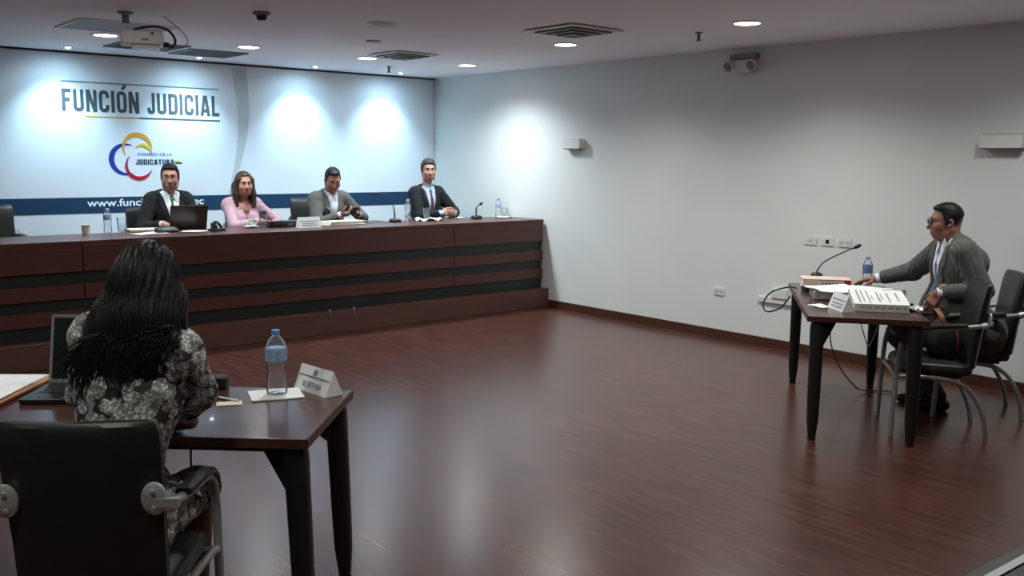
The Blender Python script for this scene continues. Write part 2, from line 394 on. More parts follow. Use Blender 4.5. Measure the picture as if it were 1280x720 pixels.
struct('trim_1', MB().box((XL/2, -.012, H-.008), (-XL, .024, .016)), DARKGAP)          # shadow gap between back wall and ceiling

# ------------------------------------------------------------------ ceiling fittings
def downlight(x, y, label, power=DOWN_W, r=.098, tint=(1, .985, .95)):
    t = thing('downlight', label, 'ceiling light', (x, y, H), 0, 'round recessed downlights')
    ring = MB(); n = 28
    ring.lathe([(r+.016, 0), (r+.016, -.006), (r+.004, -.012), (r-.004, -.010), (r-.004, -.001)], n=n); ring.build('trim_ring', PLASTIC_WHITE, t, smooth=True)
    MB().lathe([(r-.004, -.0015), (r-.004, -.008), (r*.6, -.011), (.001, -.012)], n=n).build('lamp_lens', LAMP_ON, t, smooth=True)
    l = bpy.data.lights.new('downlight_lamp', 'SPOT'); l.energy = power; l.spot_size = math.radians(150); l.spot_blend = .9; l.shadow_soft_size = .09; l.color = tint
    lo = bpy.data.objects.new('downlight_lamp', l); COL.objects.link(lo); lo.parent = t; lo.location = (0, 0, -.03)
    return t
for x, y, lab, p in [
    (-4.667, -1.669, 'lit round downlight beside the ceiling projector, leftmost over the dais', 1),
    (-3.377, -1.715, 'lit round downlight over the dais, between the projector and the woman in pink', 1),
    (-2.037, -1.652, 'lit round downlight beside the dark ceiling diffuser, above the man in grey jacket', 1),
    (-.836, -1.798, 'lit round downlight nearest the back corner of the room', 1.6),
    (-1.387, -3.965, 'lit round downlight just in front of the large dark ceiling diffuser', .9),
    (-1.352, -5.901, 'lit round downlight near the white wall and the emergency light unit', 1.1),
    (-3.20, -5.95, 'round downlight above the middle of the floor, just over the top of the picture', .75),
    (-5.23, -3.90, 'round downlight in front of the ceiling projector, just over the top of the picture', .75),
    (-1.10, -7.95, 'round downlight above the table of the man in the dark grey suit', .65),
    (-5.20, -6.30, 'round downlight in front of the left table, outside the top of the picture', .6),
    (-7.30, -6.00, 'round downlight over the papers of the left table, outside the picture', .5),
    (-7.40, -8.30, 'round downlight behind the woman in floral dress, outside the picture', .6),
    (-5.30, -8.60, 'round downlight over the open floor beside the camera, outside the picture', .5),
    (-3.20, -8.20, 'round downlight over the open floor near the right table, outside the picture', .5)]:
    downlight(x, y, lab, DOWN_W*p, tint=(.84, .95, 1) if y > -2 else (1, 1, .97))
def washer(x, y, label):
    t = thing('wall_washer', label, 'spotlight', (x, y, H), 0, 'small wall washer spots')
    MB().lathe([(.042, 0), (.042, -.006), (.030, -.010), (.030, -.002)], n=18).build('trim_ring', PLASTIC_GREY, t, smooth=True)
    MB().lathe([(.024, -.002), (.024, -.012), (.012, -.020), (.001, -.022)], n=14).build('bulb', SPOT_ON, t, smooth=True)
    l = bpy.data.lights.new('washer_lamp', 'SPOT'); l.energy = WASH_W; l.spot_size = math.radians(88); l.spot_blend = 1.0; l.shadow_soft_size = .025; l.color = (.50, .79, 1)
    lo = bpy.data.objects.new('washer_lamp', l); COL.objects.link(lo); lo.parent = t; lo.location = (0, 0, -.035)
    lo.rotation_euler = Vector((0, .34, -.95)).to_track_quat('-Z', 'Y').to_euler()
    l2 = bpy.data.lights.new('washer_spill', 'SPOT'); l2.energy = WASH_W*.21; l2.spot_size = math.radians(150); l2.spot_blend = 1.0; l2.shadow_soft_size = .025; l2.color = l.color
    lo2 = bpy.data.objects.new('washer_spill', l2); COL.objects.link(lo2); lo2.parent = t; lo2.location = (0, 0, -.035); lo2.rotation_euler = lo.rotation_euler
washer(-4.638, -.455, 'small bright spotlight near the wall, leftmost, over the start of the big lettering')
washer(-3.345, -.455, 'small bright spotlight near the wall, over the end of the big lettering')
washer(-1.987, -.455, 'small bright spotlight near the wall, over the man in grey jacket')
washer(-.827, -.455, 'small bright spotlight near the wall, closest to the room corner')

def grille(x, y, w, d, label, group):
    t = thing('air_vent', label, 'air vent', (x, y, H), 0, group)
    f = MB()
    for c, s in (((0, d/2-.015, -.006), (w, .03, .012)), ((0, -d/2+.015, -.006), (w, .03, .012)), ((w/2-.015, 0, -.006), (.03, d-.06, .012)), ((-w/2+.015, 0, -.006), (.03, d-.06, .012))): f.box(c, s)
    f.build('frame', GRILLE, t)
    sl = MB(); n = 14
    for i in range(n): sl.box((0, -d/2+.04+(d-.08)*i/(n-1), -.006), (w-.06, .012, .010), Matrix.Identity(4))
    sl.build('louvre', GRILLE, t); MB().box((0, 0, -.0012), (w-.05, d-.05, .002)).build('backing', PLASTIC_GREY, t)
grille(-4.10, -1.06, .62, .60, 'grey square air vent in the ceiling just behind the projector', 'flat square air vents')
grille(-3.42, -.87, .60, .58, 'grey square air vent in the ceiling, between two small wall spotlights', 'flat square air vents')
def diffuser(x, y, w, label):
    t = thing('ceiling_diffuser', label, 'air diffuser', (x, y, H), 0, 'dark four way ceiling diffusers')
    for k in range(4):
        a = w*(1-.23*k)/2; z = -.012-.012*k; q = MB()
        for sx, sy in ((1, 0), (-1, 0), (0, 1), (0, -1)):
            if sx: q.box((sx*(a-.02), 0, z), (.05, 2*a, .010))
            else: q.box((0, sy*(a-.02), z), (2*a-.1, .05, .010))
        q.build('diffuser_vane', PLASTIC_WHITE if k == 0 else GRILLE, t)
    MB().box((0, 0, -.003), (w*.9, w*.9, .005)).build('plenum_plate', BLACK_METAL, t)
    MB().box((0, 0, -.034), (w*.2, w*.2, .03)).build('centre_block', BLACK_METAL, t, bevel=.004)
diffuser(-1.96, -2.2, .50, 'dark square diffuser in the ceiling beside the downlight above the dais')
diffuser(-2.00, -4.70, .56, 'dark square diffuser with white corners, near the middle of the ceiling')

t = thing('smoke_detector', 'small dark dome smoke detector on the ceiling, right of the projector', 'smoke detector', (-4.25, -3.81, H))
MB().lathe([(.062, 0), (.062, -.016), (.050, -.024)], n=22).build('base', PLASTIC_GREY, t, smooth=True)
MB().lathe([(.040, -.024), (.038, -.045), (.026, -.058), (.001, -.06)], n=22).build('dome', BLACK_PLASTIC, t, smooth=True)
t = thing('ceiling_speaker', 'pale round flush speaker in the ceiling, unlit disc above the dais', 'ceiling speaker', (-3.31, -3.937, H))
MB().lathe([(.115, 0), (.115, -.006), (.105, -.010), (.100, -.006)], n=28).build('rim', PLASTIC_WHITE, t, smooth=True)
MB().lathe([(.100, -.003), (.09, -.007), (.001, -.008)], n=28).build('mesh_cover', mat('pale_speaker_mesh', (.42, .43, .46), .6, var=.3, scale=120), t, smooth=True)
t = thing('ceiling_sensor', 'flat small grey disc on the ceiling behind the round speaker', 'sensor', (-2.76, -2.93, H))
MB().lathe([(.07, 0), (.066, -.010), (.03, -.015), (.001, -.016)], n=20).build('sensor_body', mat('sensor_plastic', (.40, .37, .37), .6), t, smooth=True)
def sprinkler(x, y, label):
    t = thing('sprinkler', label, 'sprinkler', (x, y, H), 0, 'pendant sprinklers')
    MB().lathe([(.032, 0), (.030, -.006), (.014, -.010), (.012, -.05), (.018, -.054), (.010, -.06), (.001, -.061)], n=14).build('sprinkler_body', GRILLE, t, smooth=True)
    MB().lathe([(.024, -.066), (.024, -.069), (.001, -.070)], n=14).tube([(-.012, 0, -.05), (-.016, 0, -.06), (0, 0, -.068)], .003, 5).tube([(.012, 0, -.05), (.016, 0, -.06), (0, 0, -.068)], .003, 5).build('deflector', GRILLE, t)
sprinkler(-1.35, -1.0, 'small pendant sprinkler near the back wall, between two lights')
sprinkler(-1.17, -5.3, 'small pendant sprinkler hanging near the emergency light unit')

t = thing('access_hatch', 'square access panel in the ceiling around the projector mount', 'ceiling hatch', (-4.76, -2.25, H))
q = MB(); w_, d_ = .74, .68
for c, s in (((0, d_/2, -.004), (w_+.02, .02, .008)), ((0, -d_/2, -.004), (w_+.02, .02, .008)), ((w_/2, 0, -.004), (.02, d_-.02, .008)), ((-w_/2, 0, -.006), (.02, d_-.02, .012))): q.box(c, s)
q.build('hatch_frame', PLASTIC_WHITE, t); MB().box((0, 0, -.002), (w_-.02, d_-.02, .004)).build('hatch_panel', mat('hatch_board', (.33, .33, .35), .7), t)

PJ = (-4.98, -3.12); PR_ = yaw_to(.32, .95)
t = thing('projector', 'white projector hung from the ceiling on a short pole with dark cables', 'projector', (PJ[0], PJ[1], H-.001), PR_)
MB().lathe([(.055, 0), (.055, -.008), (.040, -.016), (.026, -.022)], n=18).build('ceiling_plate', PLASTIC_GREY, t, smooth=True)
MB().tube([(0, 0, -.015), (0, 0, -.085)], .024, 14).build('mount_pole', PLASTIC_GREY, t, smooth=True)
MB().box((0, 0, -.095), (.055, .06, .022)).tube([(-.0, .03, -.10), (-.01, .08, -.137)], .008, 6).tube([(.02, .0, -.10), (.10, .02, -.137)], .008, 6).tube([(-.01, -.03, -.10), (-.005, -.08, -.137)], .008, 6).build('mount_bracket', PLASTIC_WHITE, t)
MB().rbox((.105, 0, -.185), (.29, .23, .095), .025).build('body', PLASTIC_WHITE, t, bevel=.010)
MB().lathe([(.040, 0), (.040, .03), (.030, .033), (.026, .02), (.001, .024)], n=20, M=frame((.03, .112, -.18), (1, 0, 0), (0, 0, -1), (0, 1, 0))).build('lens', BLACK_PLASTIC, t, smooth=True)
MB().box((.125, -.1155, -.160), (.04, .002, .016)).build('rear_label', PAPER, t)
MB().lathe([(.010, 0), (.009, .006), (.001, .007)], n=12, M=frame((.175, -.115, -.155), (1, 0, 0), (0, 0, 1), (0, -1, 0))).build('rear_port', BLACK_PLASTIC, t, smooth=True)
MB().box((.125, -.1155, -.20), (.05, .002, .014)).build('rear_socket', PLASTIC_GREY, t)
q = MB()
for i in range(7): q.box((.2505, -.06+.02*i, -.185), (.003, .008, .055))
q.build('side_vent', PLASTIC_GREY, t)
MB().rbox((.13, .0, -.246), (.20, .20, .018), .02).build('under_tray', PLASTIC_WHITE, t, bevel=.003)
t2 = thing('projector_cable', 'thick dark cable looping from the mount to the white projector', 'cable', (PJ[0], PJ[1], H), PR_)
MB().tube([(.05, -.03, -.128), (.12, -.02, -.105), (.21, .0, -.092), (.295, .0, -.120), (.335, .0, -.185), (.315, .0, -.232), (.275, .0, -.235)], .0095, 7, smooth=6).build('cable_run', BLACK_PLASTIC, t2, smooth=True)
MB().rbox((.272, .0, -.222), (.04, .05, .035), .01).build('cable_plug', BLACK_PLASTIC, t2, bevel=.004)
t2 = thing('projector_lead', 'thin dark lead looping outside the thick projector cable', 'cable', (PJ[0], PJ[1], H), PR_)
MB().tube([(.26, .07, -.004), (.33, .06, -.06), (.40, .05, -.125), (.425, .05, -.175), (.40, .05, -.22), (.33, .045, -.225), (.262, .04, -.215)], .0035, 6, smooth=6).build('lead_run', GRILLE, t2, smooth=True)

# ------------------------------------------------------------------ wall fittings on the right wall
t = thing('emergency_light', 'white twin headed emergency light unit high on the white wall', 'emergency light', (0, -4.92, 2.60), PI/2)
# local: +Y points out of the wall (world -X), +X along world -Y ... body built symmetric
MB().box((0, .035, -.035), (.17, .07, .12), top=.92).build('unit_body', PLASTIC_WHITE, t, bevel=.010)
MB().box((0, .028, .055), (.30, .056, .05)).build('mount_bar', PLASTIC_GREY, t, bevel=.006)
for sx in (-1, 1):
    h_ = MB().lathe([(.022, 0), (.046, .03), (.050, .07), (.044, .075)], n=16, M=frame((sx*.125, .045, -.005), (1, 0, 0), (0, .4, .92), (0, .92, -.4))).build('lamp_head', PLASTIC_WHITE, t, smooth=True)
    MB().lathe([(.043, .0755), (.03, .080), (.001, .082)], n=16, M=frame((sx*.125, .045, -.005), (1, 0, 0), (0, .4, .92), (0, .92, -.4))).build('lamp_glass', PLASTIC_GREY, h_, smooth=True)
def sconce(y, z, label, w_=.27):
    t = thing('wall_sconce', label, 'wall light', (0, y, z), PI/2, 'white box wall sconces')
    MB().box((0, .045, 0), (w_, .09, .10)).build('housing', PLASTIC_WHITE, t, bevel=.003)
    MB().box((0, .047, -.053), (w_-.03, .07, .008)).build('lower_diffuser', PLASTIC_GREY, t)
    MB().box((0, .047, .052), (w_-.03, .07, .006)).build('upper_diffuser', PLASTIC_GREY, t)
sconce(-2.70, 1.872, 'small white box sconce on the white wall near the dais')
sconce(-7.27, 1.868, 'white box sconce on the wall above the seated man, at right edge', .30)
def plate(y, z, label, kind):
    t = thing('wall_socket', label, 'wall socket', (0, y, z), PI/2, 'white wall plates')
    MB().rbox((0, 0, .005), (.122, .076, .010), .008, frame((0, 0, 0), (1, 0, 0), (0, 0, 1), (0, 1, 0))).build('cover_plate', PLASTIC_WHITE, t, bevel=.002)
    if kind == 'hole': MB().rbox((0, 0, .0115), (.03, .034, .004), .006, frame((0, 0, 0), (1, 0, 0), (0, 0, 1), (0, 1, 0))).build('jack', BLACK_PLASTIC, t)
    else:
        for dx in ((-.03, .03) if kind == 'two' else (0,)):
            fc = MB().rbox((dx, 0, .011), (.036, .03, .003), .006, frame((0, 0, 0), (1, 0, 0), (0, 0, 1), (0, 1, 0))).build('outlet_face', OUTLET, t)
            for e in (-.006, .006): MB().box((dx+e, .0128, 0), (.003, .001, .012)).build('outlet_slot', INK, fc)
plate(-5.690, 1.016, 'white wall plate, left one of the row of three above the microphone', 'one')
plate(-5.855, 1.018, 'white wall plate with black jack hole, middle of the row of three', 'hole')
plate(-6.020, 1.020, 'white wall plate, right one of the row of three, beside the microphone tip', 'two')
plate(-4.718, .454, 'white power outlet low on the bare wall, left of the right table', 'two')
t = thing('cable_trunking', 'pale cable trunking on the wall behind the right table legs', 'trunking', (0, -5.75, .44), PI/2)
MB().box((0, .014, 0), (1.15, .028, .05)).build('trunking_body', PLASTIC_WHITE, t, bevel=.003)
MB().box((.34, .020, .07), (.16, .04, .09)).build('trunking_box', PLASTIC_WHITE, t, bevel=.004)

# ------------------------------------------------------------------ printed wall behind the dais
BW = 9.0; bx = -BW/2-.01; BY = -.012
bp = thing('wall_banner', 'white printed banner wall with navy stripe and lettering behind the dais', 'banner', (0, 0, 0))
MB().box((bx, -.006, (2.71+.2)/2), (BW, .012, 2.71-.2)).build('banner_sheet', PRINT_WHITE, bp)
MB().box((bx, BY-.0015, 1.185), (BW, .003, .166)).build('stripe', NAVY, bp)
def wall_frame(x, z, off=.0): return frame((x, BY-off, z), (1, 0, 0), (0, 0, 1), (0, -1, 0))
def arcp(cx, cy, r_, a0, a1, n=7): return [(cx+r_*math.cos(math.radians(a0+(a1-a0)*k/n)), cy+r_*math.sin(math.radians(a0+(a1-a0)*k/n))) for k in range(n+1)]
def strokes(ch, w_, t_):
    h_ = t_/2; R_ = w_*.42; x1 = w_-h_; y1 = 1-h_; P = {}
    bowl_b = arcp(h_+R_-h_, R_, R_-h_, 180, 270)
    if ch == 'F': return [[(h_, 0), (h_, 1)], [(0, y1), (w_, y1)], [(0, .52), (w_*.86, .52)]]
    if ch == 'L': return [[(h_, 0), (h_, 1)], [(0, h_), (w_, h_)]]
    if ch == 'T': return [[(w_/2, 0), (w_/2, 1)], [(0, y1), (w_, y1)]]
    if ch == 'I': return [[(h_, 0), (h_, 1)]]
    if ch == 'N': return [[(h_, 0), (h_, 1)], [(x1, 0), (x1, 1)], [(h_*1.2, 1), (x1-h_*.2, 0)]]
    if ch == 'U': return [[(h_, 1)]+arcp(R_, R_, R_-h_, 180, 270)+arcp(w_-R_, R_, R_-h_, 270, 360)+[(x1, 1)]]
    if ch == 'J': return [[(h_, .30)]+arcp(R_, R_, R_-h_, 180, 270)+arcp(w_-R_, R_, R_-h_, 270, 360)+[(x1, 1)]]
    if ch == 'O': return [arcp(R_, R_, R_-h_, 180, 270)+arcp(w_-R_, R_, R_-h_, 270, 360)+arcp(w_-R_, 1-R_, R_-h_, 0, 90)+arcp(R_, 1-R_, R_-h_, 90, 180)+[(h_, R_)]]
    if ch == 'C': return [[(x1, .66)]+arcp(w_-R_, 1-R_, R_-h_, 0, 90)+arcp(R_, 1-R_, R_-h_, 90, 180)+arcp(R_, R_, R_-h_, 180, 270)+arcp(w_-R_, R_, R_-h_, 270, 360)+[(x1, .34)]]
    if ch == 'D': return [[(h_, 0), (h_, 1)], [(0, y1)]+arcp(w_-R_, 1-R_, R_-h_, 90, 0)+arcp(w_-R_, R_, R_-h_, 0, -90)+[(0, h_)]]
    if ch == 'A': return [[(h_*.9, 0), (w_/2-h_*.35, 1)], [(w_-h_*.9, 0), (w_/2+h_*.35, 1)], [(w_*.2, .25), (w_*.8, .25)]]
    if ch == 'R': return [[(h_, 0), (h_, 1)], [(0, y1)]+arcp(w_-R_, 1-R_, R_-h_, 90, 0)+arcp(w_-R_, .46+R_, R_-h_, 0, -90)+[(0, .46+h_)], [(w_*.5, .5), (w_-h_, 0)]]
    return []
def block_text(s_, name, m, parent, M, width, height, stroke=.17):
    W0 = {'I': stroke, 'A': .56, 'N': .55, 'J': .42, 'F': .45, 'L': .44, ' ': .22}; x = 0; q = MB(); lay = []
    for ch in s_: w_ = W0.get(ch, .52); lay.append((ch, x, w_)); x += w_+.115
    kx = width/(x-.115); n = 0
    for ch, x0, w_ in lay:
        for path in strokes(ch, w_, stroke):
            P = [Vector((px+x0, py, 0)) for px, py in path]; L_ = []; R_ = []
            for k in range(len(P)):
                a = (P[min(k+1, len(P)-1)]-P[k]); b = (P[k]-P[max(k-1, 0)]); d = ((a.normalized() if a.length > 1e-6 else Vector())+(b.normalized() if b.length > 1e-6 else Vector())).normalized()
                nn = Vector((-d.y, d.x, 0))*stroke/2; L_.append(P[k]+nn); R_.append(P[k]-nn)
            N = len(P); z = .003-.00004*(n % 4); n += 1
            vs = [(p.x*kx, p.y*height, zz) for zz in (0, z) for p in L_+R_]; fs = []
            for k in range(N-1):
                a, b, c2, d = k, k+1, N+k+1, N+k; T = 2*N; fs += [(T+d, T+c2, T+b, T+a), (a, b, T+b, T+a), (T+d, T+c2, c2, d)]
            q.add(vs, fs, M)
    return q.build(name, m, parent), {i: (x0*kx, w_*kx) for i, (ch, x0, w_) in enumerate(lay)}
_, pos = block_text('FUNCION JUDICIAL', 'headline_lettering', PRINT_GREY, bp, wall_frame(-4.60, 2.142), 1.645, .222)
ax_ = -4.60+pos[5][0]+pos[5][1]*.45
MB().prism([(0, 0), (.030, 0), (.066, .050), (.024, .050)], 0, .003, wall_frame(ax_, 2.378)).build('headline_accent', PRINT_GREY, bp)
def wbar(name, x0, x1, z, h, m): return MB().box(((x0+x1)/2, BY-.0015, z), (x1-x0, .003, h)).build(name, m, bp)
wbar('rule_line', -4.60, -2.95, 2.438, .012, PRINT_LINE)
wbar('rule_line', -4.38, -3.84, 2.094, .011, PRINT_AMBER)
wbar('rule_line', -3.84, -2.95, 2.094, .016, PRINT_GREY)
text_mesh('www.funcionjudicial.ec', 'web_lettering', LETTER_WHITE, bp, wall_frame(-4.41, 1.145, .003), 1.24, .105, .002, bold=.015)
def crescent(name, cx, cz, r, a0, a1, th, m, off, rz=1.0, peak=.5):
    outer = []; inner = []; n = 40
    for i in range(n+1):
        u = i/n; a = math.radians(a0+(a1-a0)*u)
        e = (u/peak if u < peak else (1-u)/(1-peak)); k = th*math.sin(e*PI/2)**.9+.004
        outer.append((cx+r*math.cos(a), cz+r*rz*math.sin(a))); inner.append((cx+(r-k)*math.cos(a), cz+(r-k)*rz*math.sin(a)))
    q = MB(); vs = []
    for d in (0, .002):
        for (x, z) in outer+inner: vs.append((x, BY-off-d, z))
    N = 2*(n+1); fs = []
    for i in range(n):
        a, b, c, d = i, i+1, n+1+i+1, n+1+i
        fs += [(N+a, N+b, N+c, N+d), (d, c, b, a), (a, b, N+b, N+a), (c, d, N+d, N+c)]
    q.add(vs, fs); return q.build(name, m, bp)
crescent('emblem_blue', -4.005, 1.660, .168, 62, 300, .052, PRINT_BLUE, .0005, peak=.48)
crescent('emblem_amber', -3.875, 1.790, .155, 215, -8, .045, PRINT_AMBER, .0025, peak=.66)
crescent('emblem_yellow', -3.815, 1.735, .095, 150, 0, .030, PRINT_LIME, .0045, peak=.6)
crescent('emblem_red', -3.868, 1.585, .140, 130, 345, .036, PRINT_RED, .0045, rz=1.03, peak=.62)
text_mesh('CONSEJO DE LA', 'small_lettering', PRINT_BLUE, bp, wall_frame(-3.875, 1.690), .37, .040, .002, bold=.004)
block_text('JUDICATURA', 'small_lettering', NAVY, bp, wall_frame(-3.895, 1.606), .41, .056, .19)
MB().box((-3.452, BY-.0015, 1.643), (.055, .003, .020)).build('emblem_flag', PRINT_LIME, bp); MB().box((-3.435, BY-.0015, 1.624), (.075, .003, .016)).build('emblem_flag', NAVY, bp)
q = MB(); L_ = []; R_ = []
for i in range(25):
    u = i/24; z = 2.69-u*1.42
    xl = -2.80+.09*math.sin(u*PI*.75)-.24*max(0, u-.35)**1.2; L_.append((xl, z)); R_.append((xl+.17*(1-u)**.7+.012, z))
vs = [(x, BY-d, z) for d in (.0005, .0015) for x, z in L_+R_[::-1]]; N_ = len(L_)*2
fs = []
for i in range(24):
    a, b, c, d = i, i+1, N_-2-i, N_-1-i; fs.append((N_+a, N_+d, N_+c, N_+b)); fs.append((a, b, c, d))
q.add(vs, fs); q.build('swoosh', PRINT_SWOOSH, bp)

# ------------------------------------------------------------------ the dais and its long desk
PX0 = -8.6; PZ = .215; PF = -2.285
pl = thing('dais_platform', 'low dark wood platform carrying the long judges bench', 'platform', (0, 0, 0))
MB().box(((PX0-.004)/2, (PF-.016)/2, PZ/2), (-PX0-.004, -PF-.016, PZ)).build('platform_body', DAIS_LOW, pl, bevel=.004)
DZ = 1.012; DF = -2.21; DB = -1.50; DX1 = -.03; DX0 = -8.4
desk = thing('long_desk', 'long dark cherry wood bench desk with black horizontal bands', 'desk', (0, 0, PZ))
SEAMS = [DX0, -5.10, -1.32, DX1]
top = MB(); top.box(((DX0+DX1)/2, (DF+DB)/2, DZ-PZ-.0175), (DX1-DX0, DB-DF, .035)); top.build('worktop', DAIS, desk, bevel=.003)
bands = [(DZ-.036, .762), (.655, .540), (.446, .336)]; gaps = [(.762, .655), (.540, .446), (.336, PZ+.002)]
for a, b in zip(SEAMS[:-1], SEAMS[1:]):
    for z1, z0 in bands:
        MB().box(((a+b)/2, DF+.016, (z0+z1)/2-PZ), (b-a-.009, .03, z1-z0)).build('front_board', DAIS, desk, bevel=.002)
for z1, z0 in gaps:
    MB().box(((DX0+DX1)/2-.006, DF+.032, (z0+z1)/2-PZ), (DX1-DX0-.012, .02, z1-z0)).build('recess_band', BLACKBAND, desk)
MB().box(((DX0+DX1)/2, DF+.046, (DZ-.036+PZ)/2-PZ), (DX1-DX0-.012, .008, DZ-.036-PZ)).build('backing_panel', DARKGAP, desk)
for x in (DX1-.03, SEAMS[2], SEAMS[1], DX0+.03): MB().box((x, (DF+DB)/2+.05, (DZ-.036-PZ)/2), (.03, DB-DF-.16, DZ-.036-PZ)).build('side_panel', DAIS, desk)
for x, lab in ((-2.88, 'small silver latch on the front ledge of the platform, left of the pair'), (-2.61, 'small silver latch on the front ledge of the platform, right of the pair')):
    t = thing('platform_latch', lab, 'latch', (x, PF-.004, PZ+.001), 0, 'small latches on the platform front')
    MB().lathe([(.010, -.001), (.012, .012), (.008, .022), (.001, .024)], n=10, c=(0, .012, 0)).build('latch_knob', CHROME, t, smooth=True)
    MB().box((0, -.0035, -.03), (.012, .005, .07)).build('latch_strap', GRILLE, t)

# ------------------------------------------------------------------ tables
TZ = .775
def make_table(name, label, loc, rz, group):
    t = thing(name, label, 'table', loc, rz, group)
    MB().box((0, 0, TZ-.016), (1.594, .684, .032)).build('tabletop', TABLE, t, bevel=.002)
    e = MB()
    for c, s in (((0, .345, TZ-.016), (1.60, .006, .033)), ((0, -.345, TZ-.016), (1.60, .006, .033)), ((.80, 0, TZ-.016), (.006, .684, .033)), ((-.80, 0, TZ-.016), (.006, .684, .033))): e.box(c, s)
    e.build('edge_band', TABLE_EDGE, t)
    for sx in (-1, 1):
        for sy in (-1, 1):
            x0, y0, x1, y1 = sx*.745, sy*.283, sx*.772, sy*.286
            rings = []
            for z, r in ((TZ-.034, .036), (.70, .043), (.50, .041), (.30, .039), (.13, .036), (.04, .027), (.018, .024)):
                u = (TZ-.034-z)/(TZ-.034)
                rings.append([(x0+(x1-x0)*u+px*r/.04, y0+(y1-y0)*u+py*r/.04, z) for px, py in rrect(.078, .078, .030, 4)])
            lg = MB().loft(rings[::-1]).build('leg', BLACK_METAL, t, smooth=True)
            MB().lathe([(.022, .0), (.026, .004), (.024, .018)], n=14, c=(x1, y1, 0)).build('foot_glide', BLACK_PLASTIC, lg, smooth=True)
            q = MB(); d = Vector((-sx*.80, -sy*.60, 0)); nrm = Vector((-d.y, d.x, 0))*.024; o = Vector((x0, y0, 0))
            pr = [(0, TZ-.034), (.19, TZ-.034), (.19, TZ-.05), (.03, TZ-.20), (0, TZ-.20)]
            vs = [tuple(o+d*s+nrm*k+Vector((0, 0, z))) for k in (-1, 1) for s, z in pr]
            q.add(vs, [tuple(range(5)), tuple(range(9, 4, -1))]+[(i, i+5, (i+1) % 5+5, (i+1) % 5) for i in range(5)]); q.build('leg_bracket', BLACK_METAL, t)
    MB().box((0, .20, TZ-.062), (1.30, .03, .05)).box((0, -.20, TZ-.062), (1.30, .03, .05)).build('under_rail', BLACK_METAL, t)
    return t
TL_A = Vector((-5.467, -7.060, 0)); TL_U = Vector((-.7255, .6882, 0)); TL_V = Vector((-.6882, -.7255, 0))
TR_C = Vector((-1.507, -6.956, 0)); TR_X = Vector((.793, .609, 0)); TR_Y = Vector((-.609, .793, 0))
RZL = math.atan2(.6882, -.7255); RZR = math.atan2(.609, .793)
def PL(u, v, z=TZ): p = TL_A+TL_U*u+TL_V*v; return (p.x, p.y, z)
def PR(a, b, z=TZ): p = TR_C+TR_X*a-TR_Y*b; return (p.x, p.y, z)
_c = PL(.8, .347, 0)
make_table('writing_table', 'dark wood table with black legs in front of the woman in floral dress', (_c[0], _c[1], 0), RZL, 'dark wood tables')
make_table('writing_table', 'dark wood table with black legs covered in files, beside the white wall', (TR_C.x, TR_C.y, 0), RZR, 'dark wood tables')

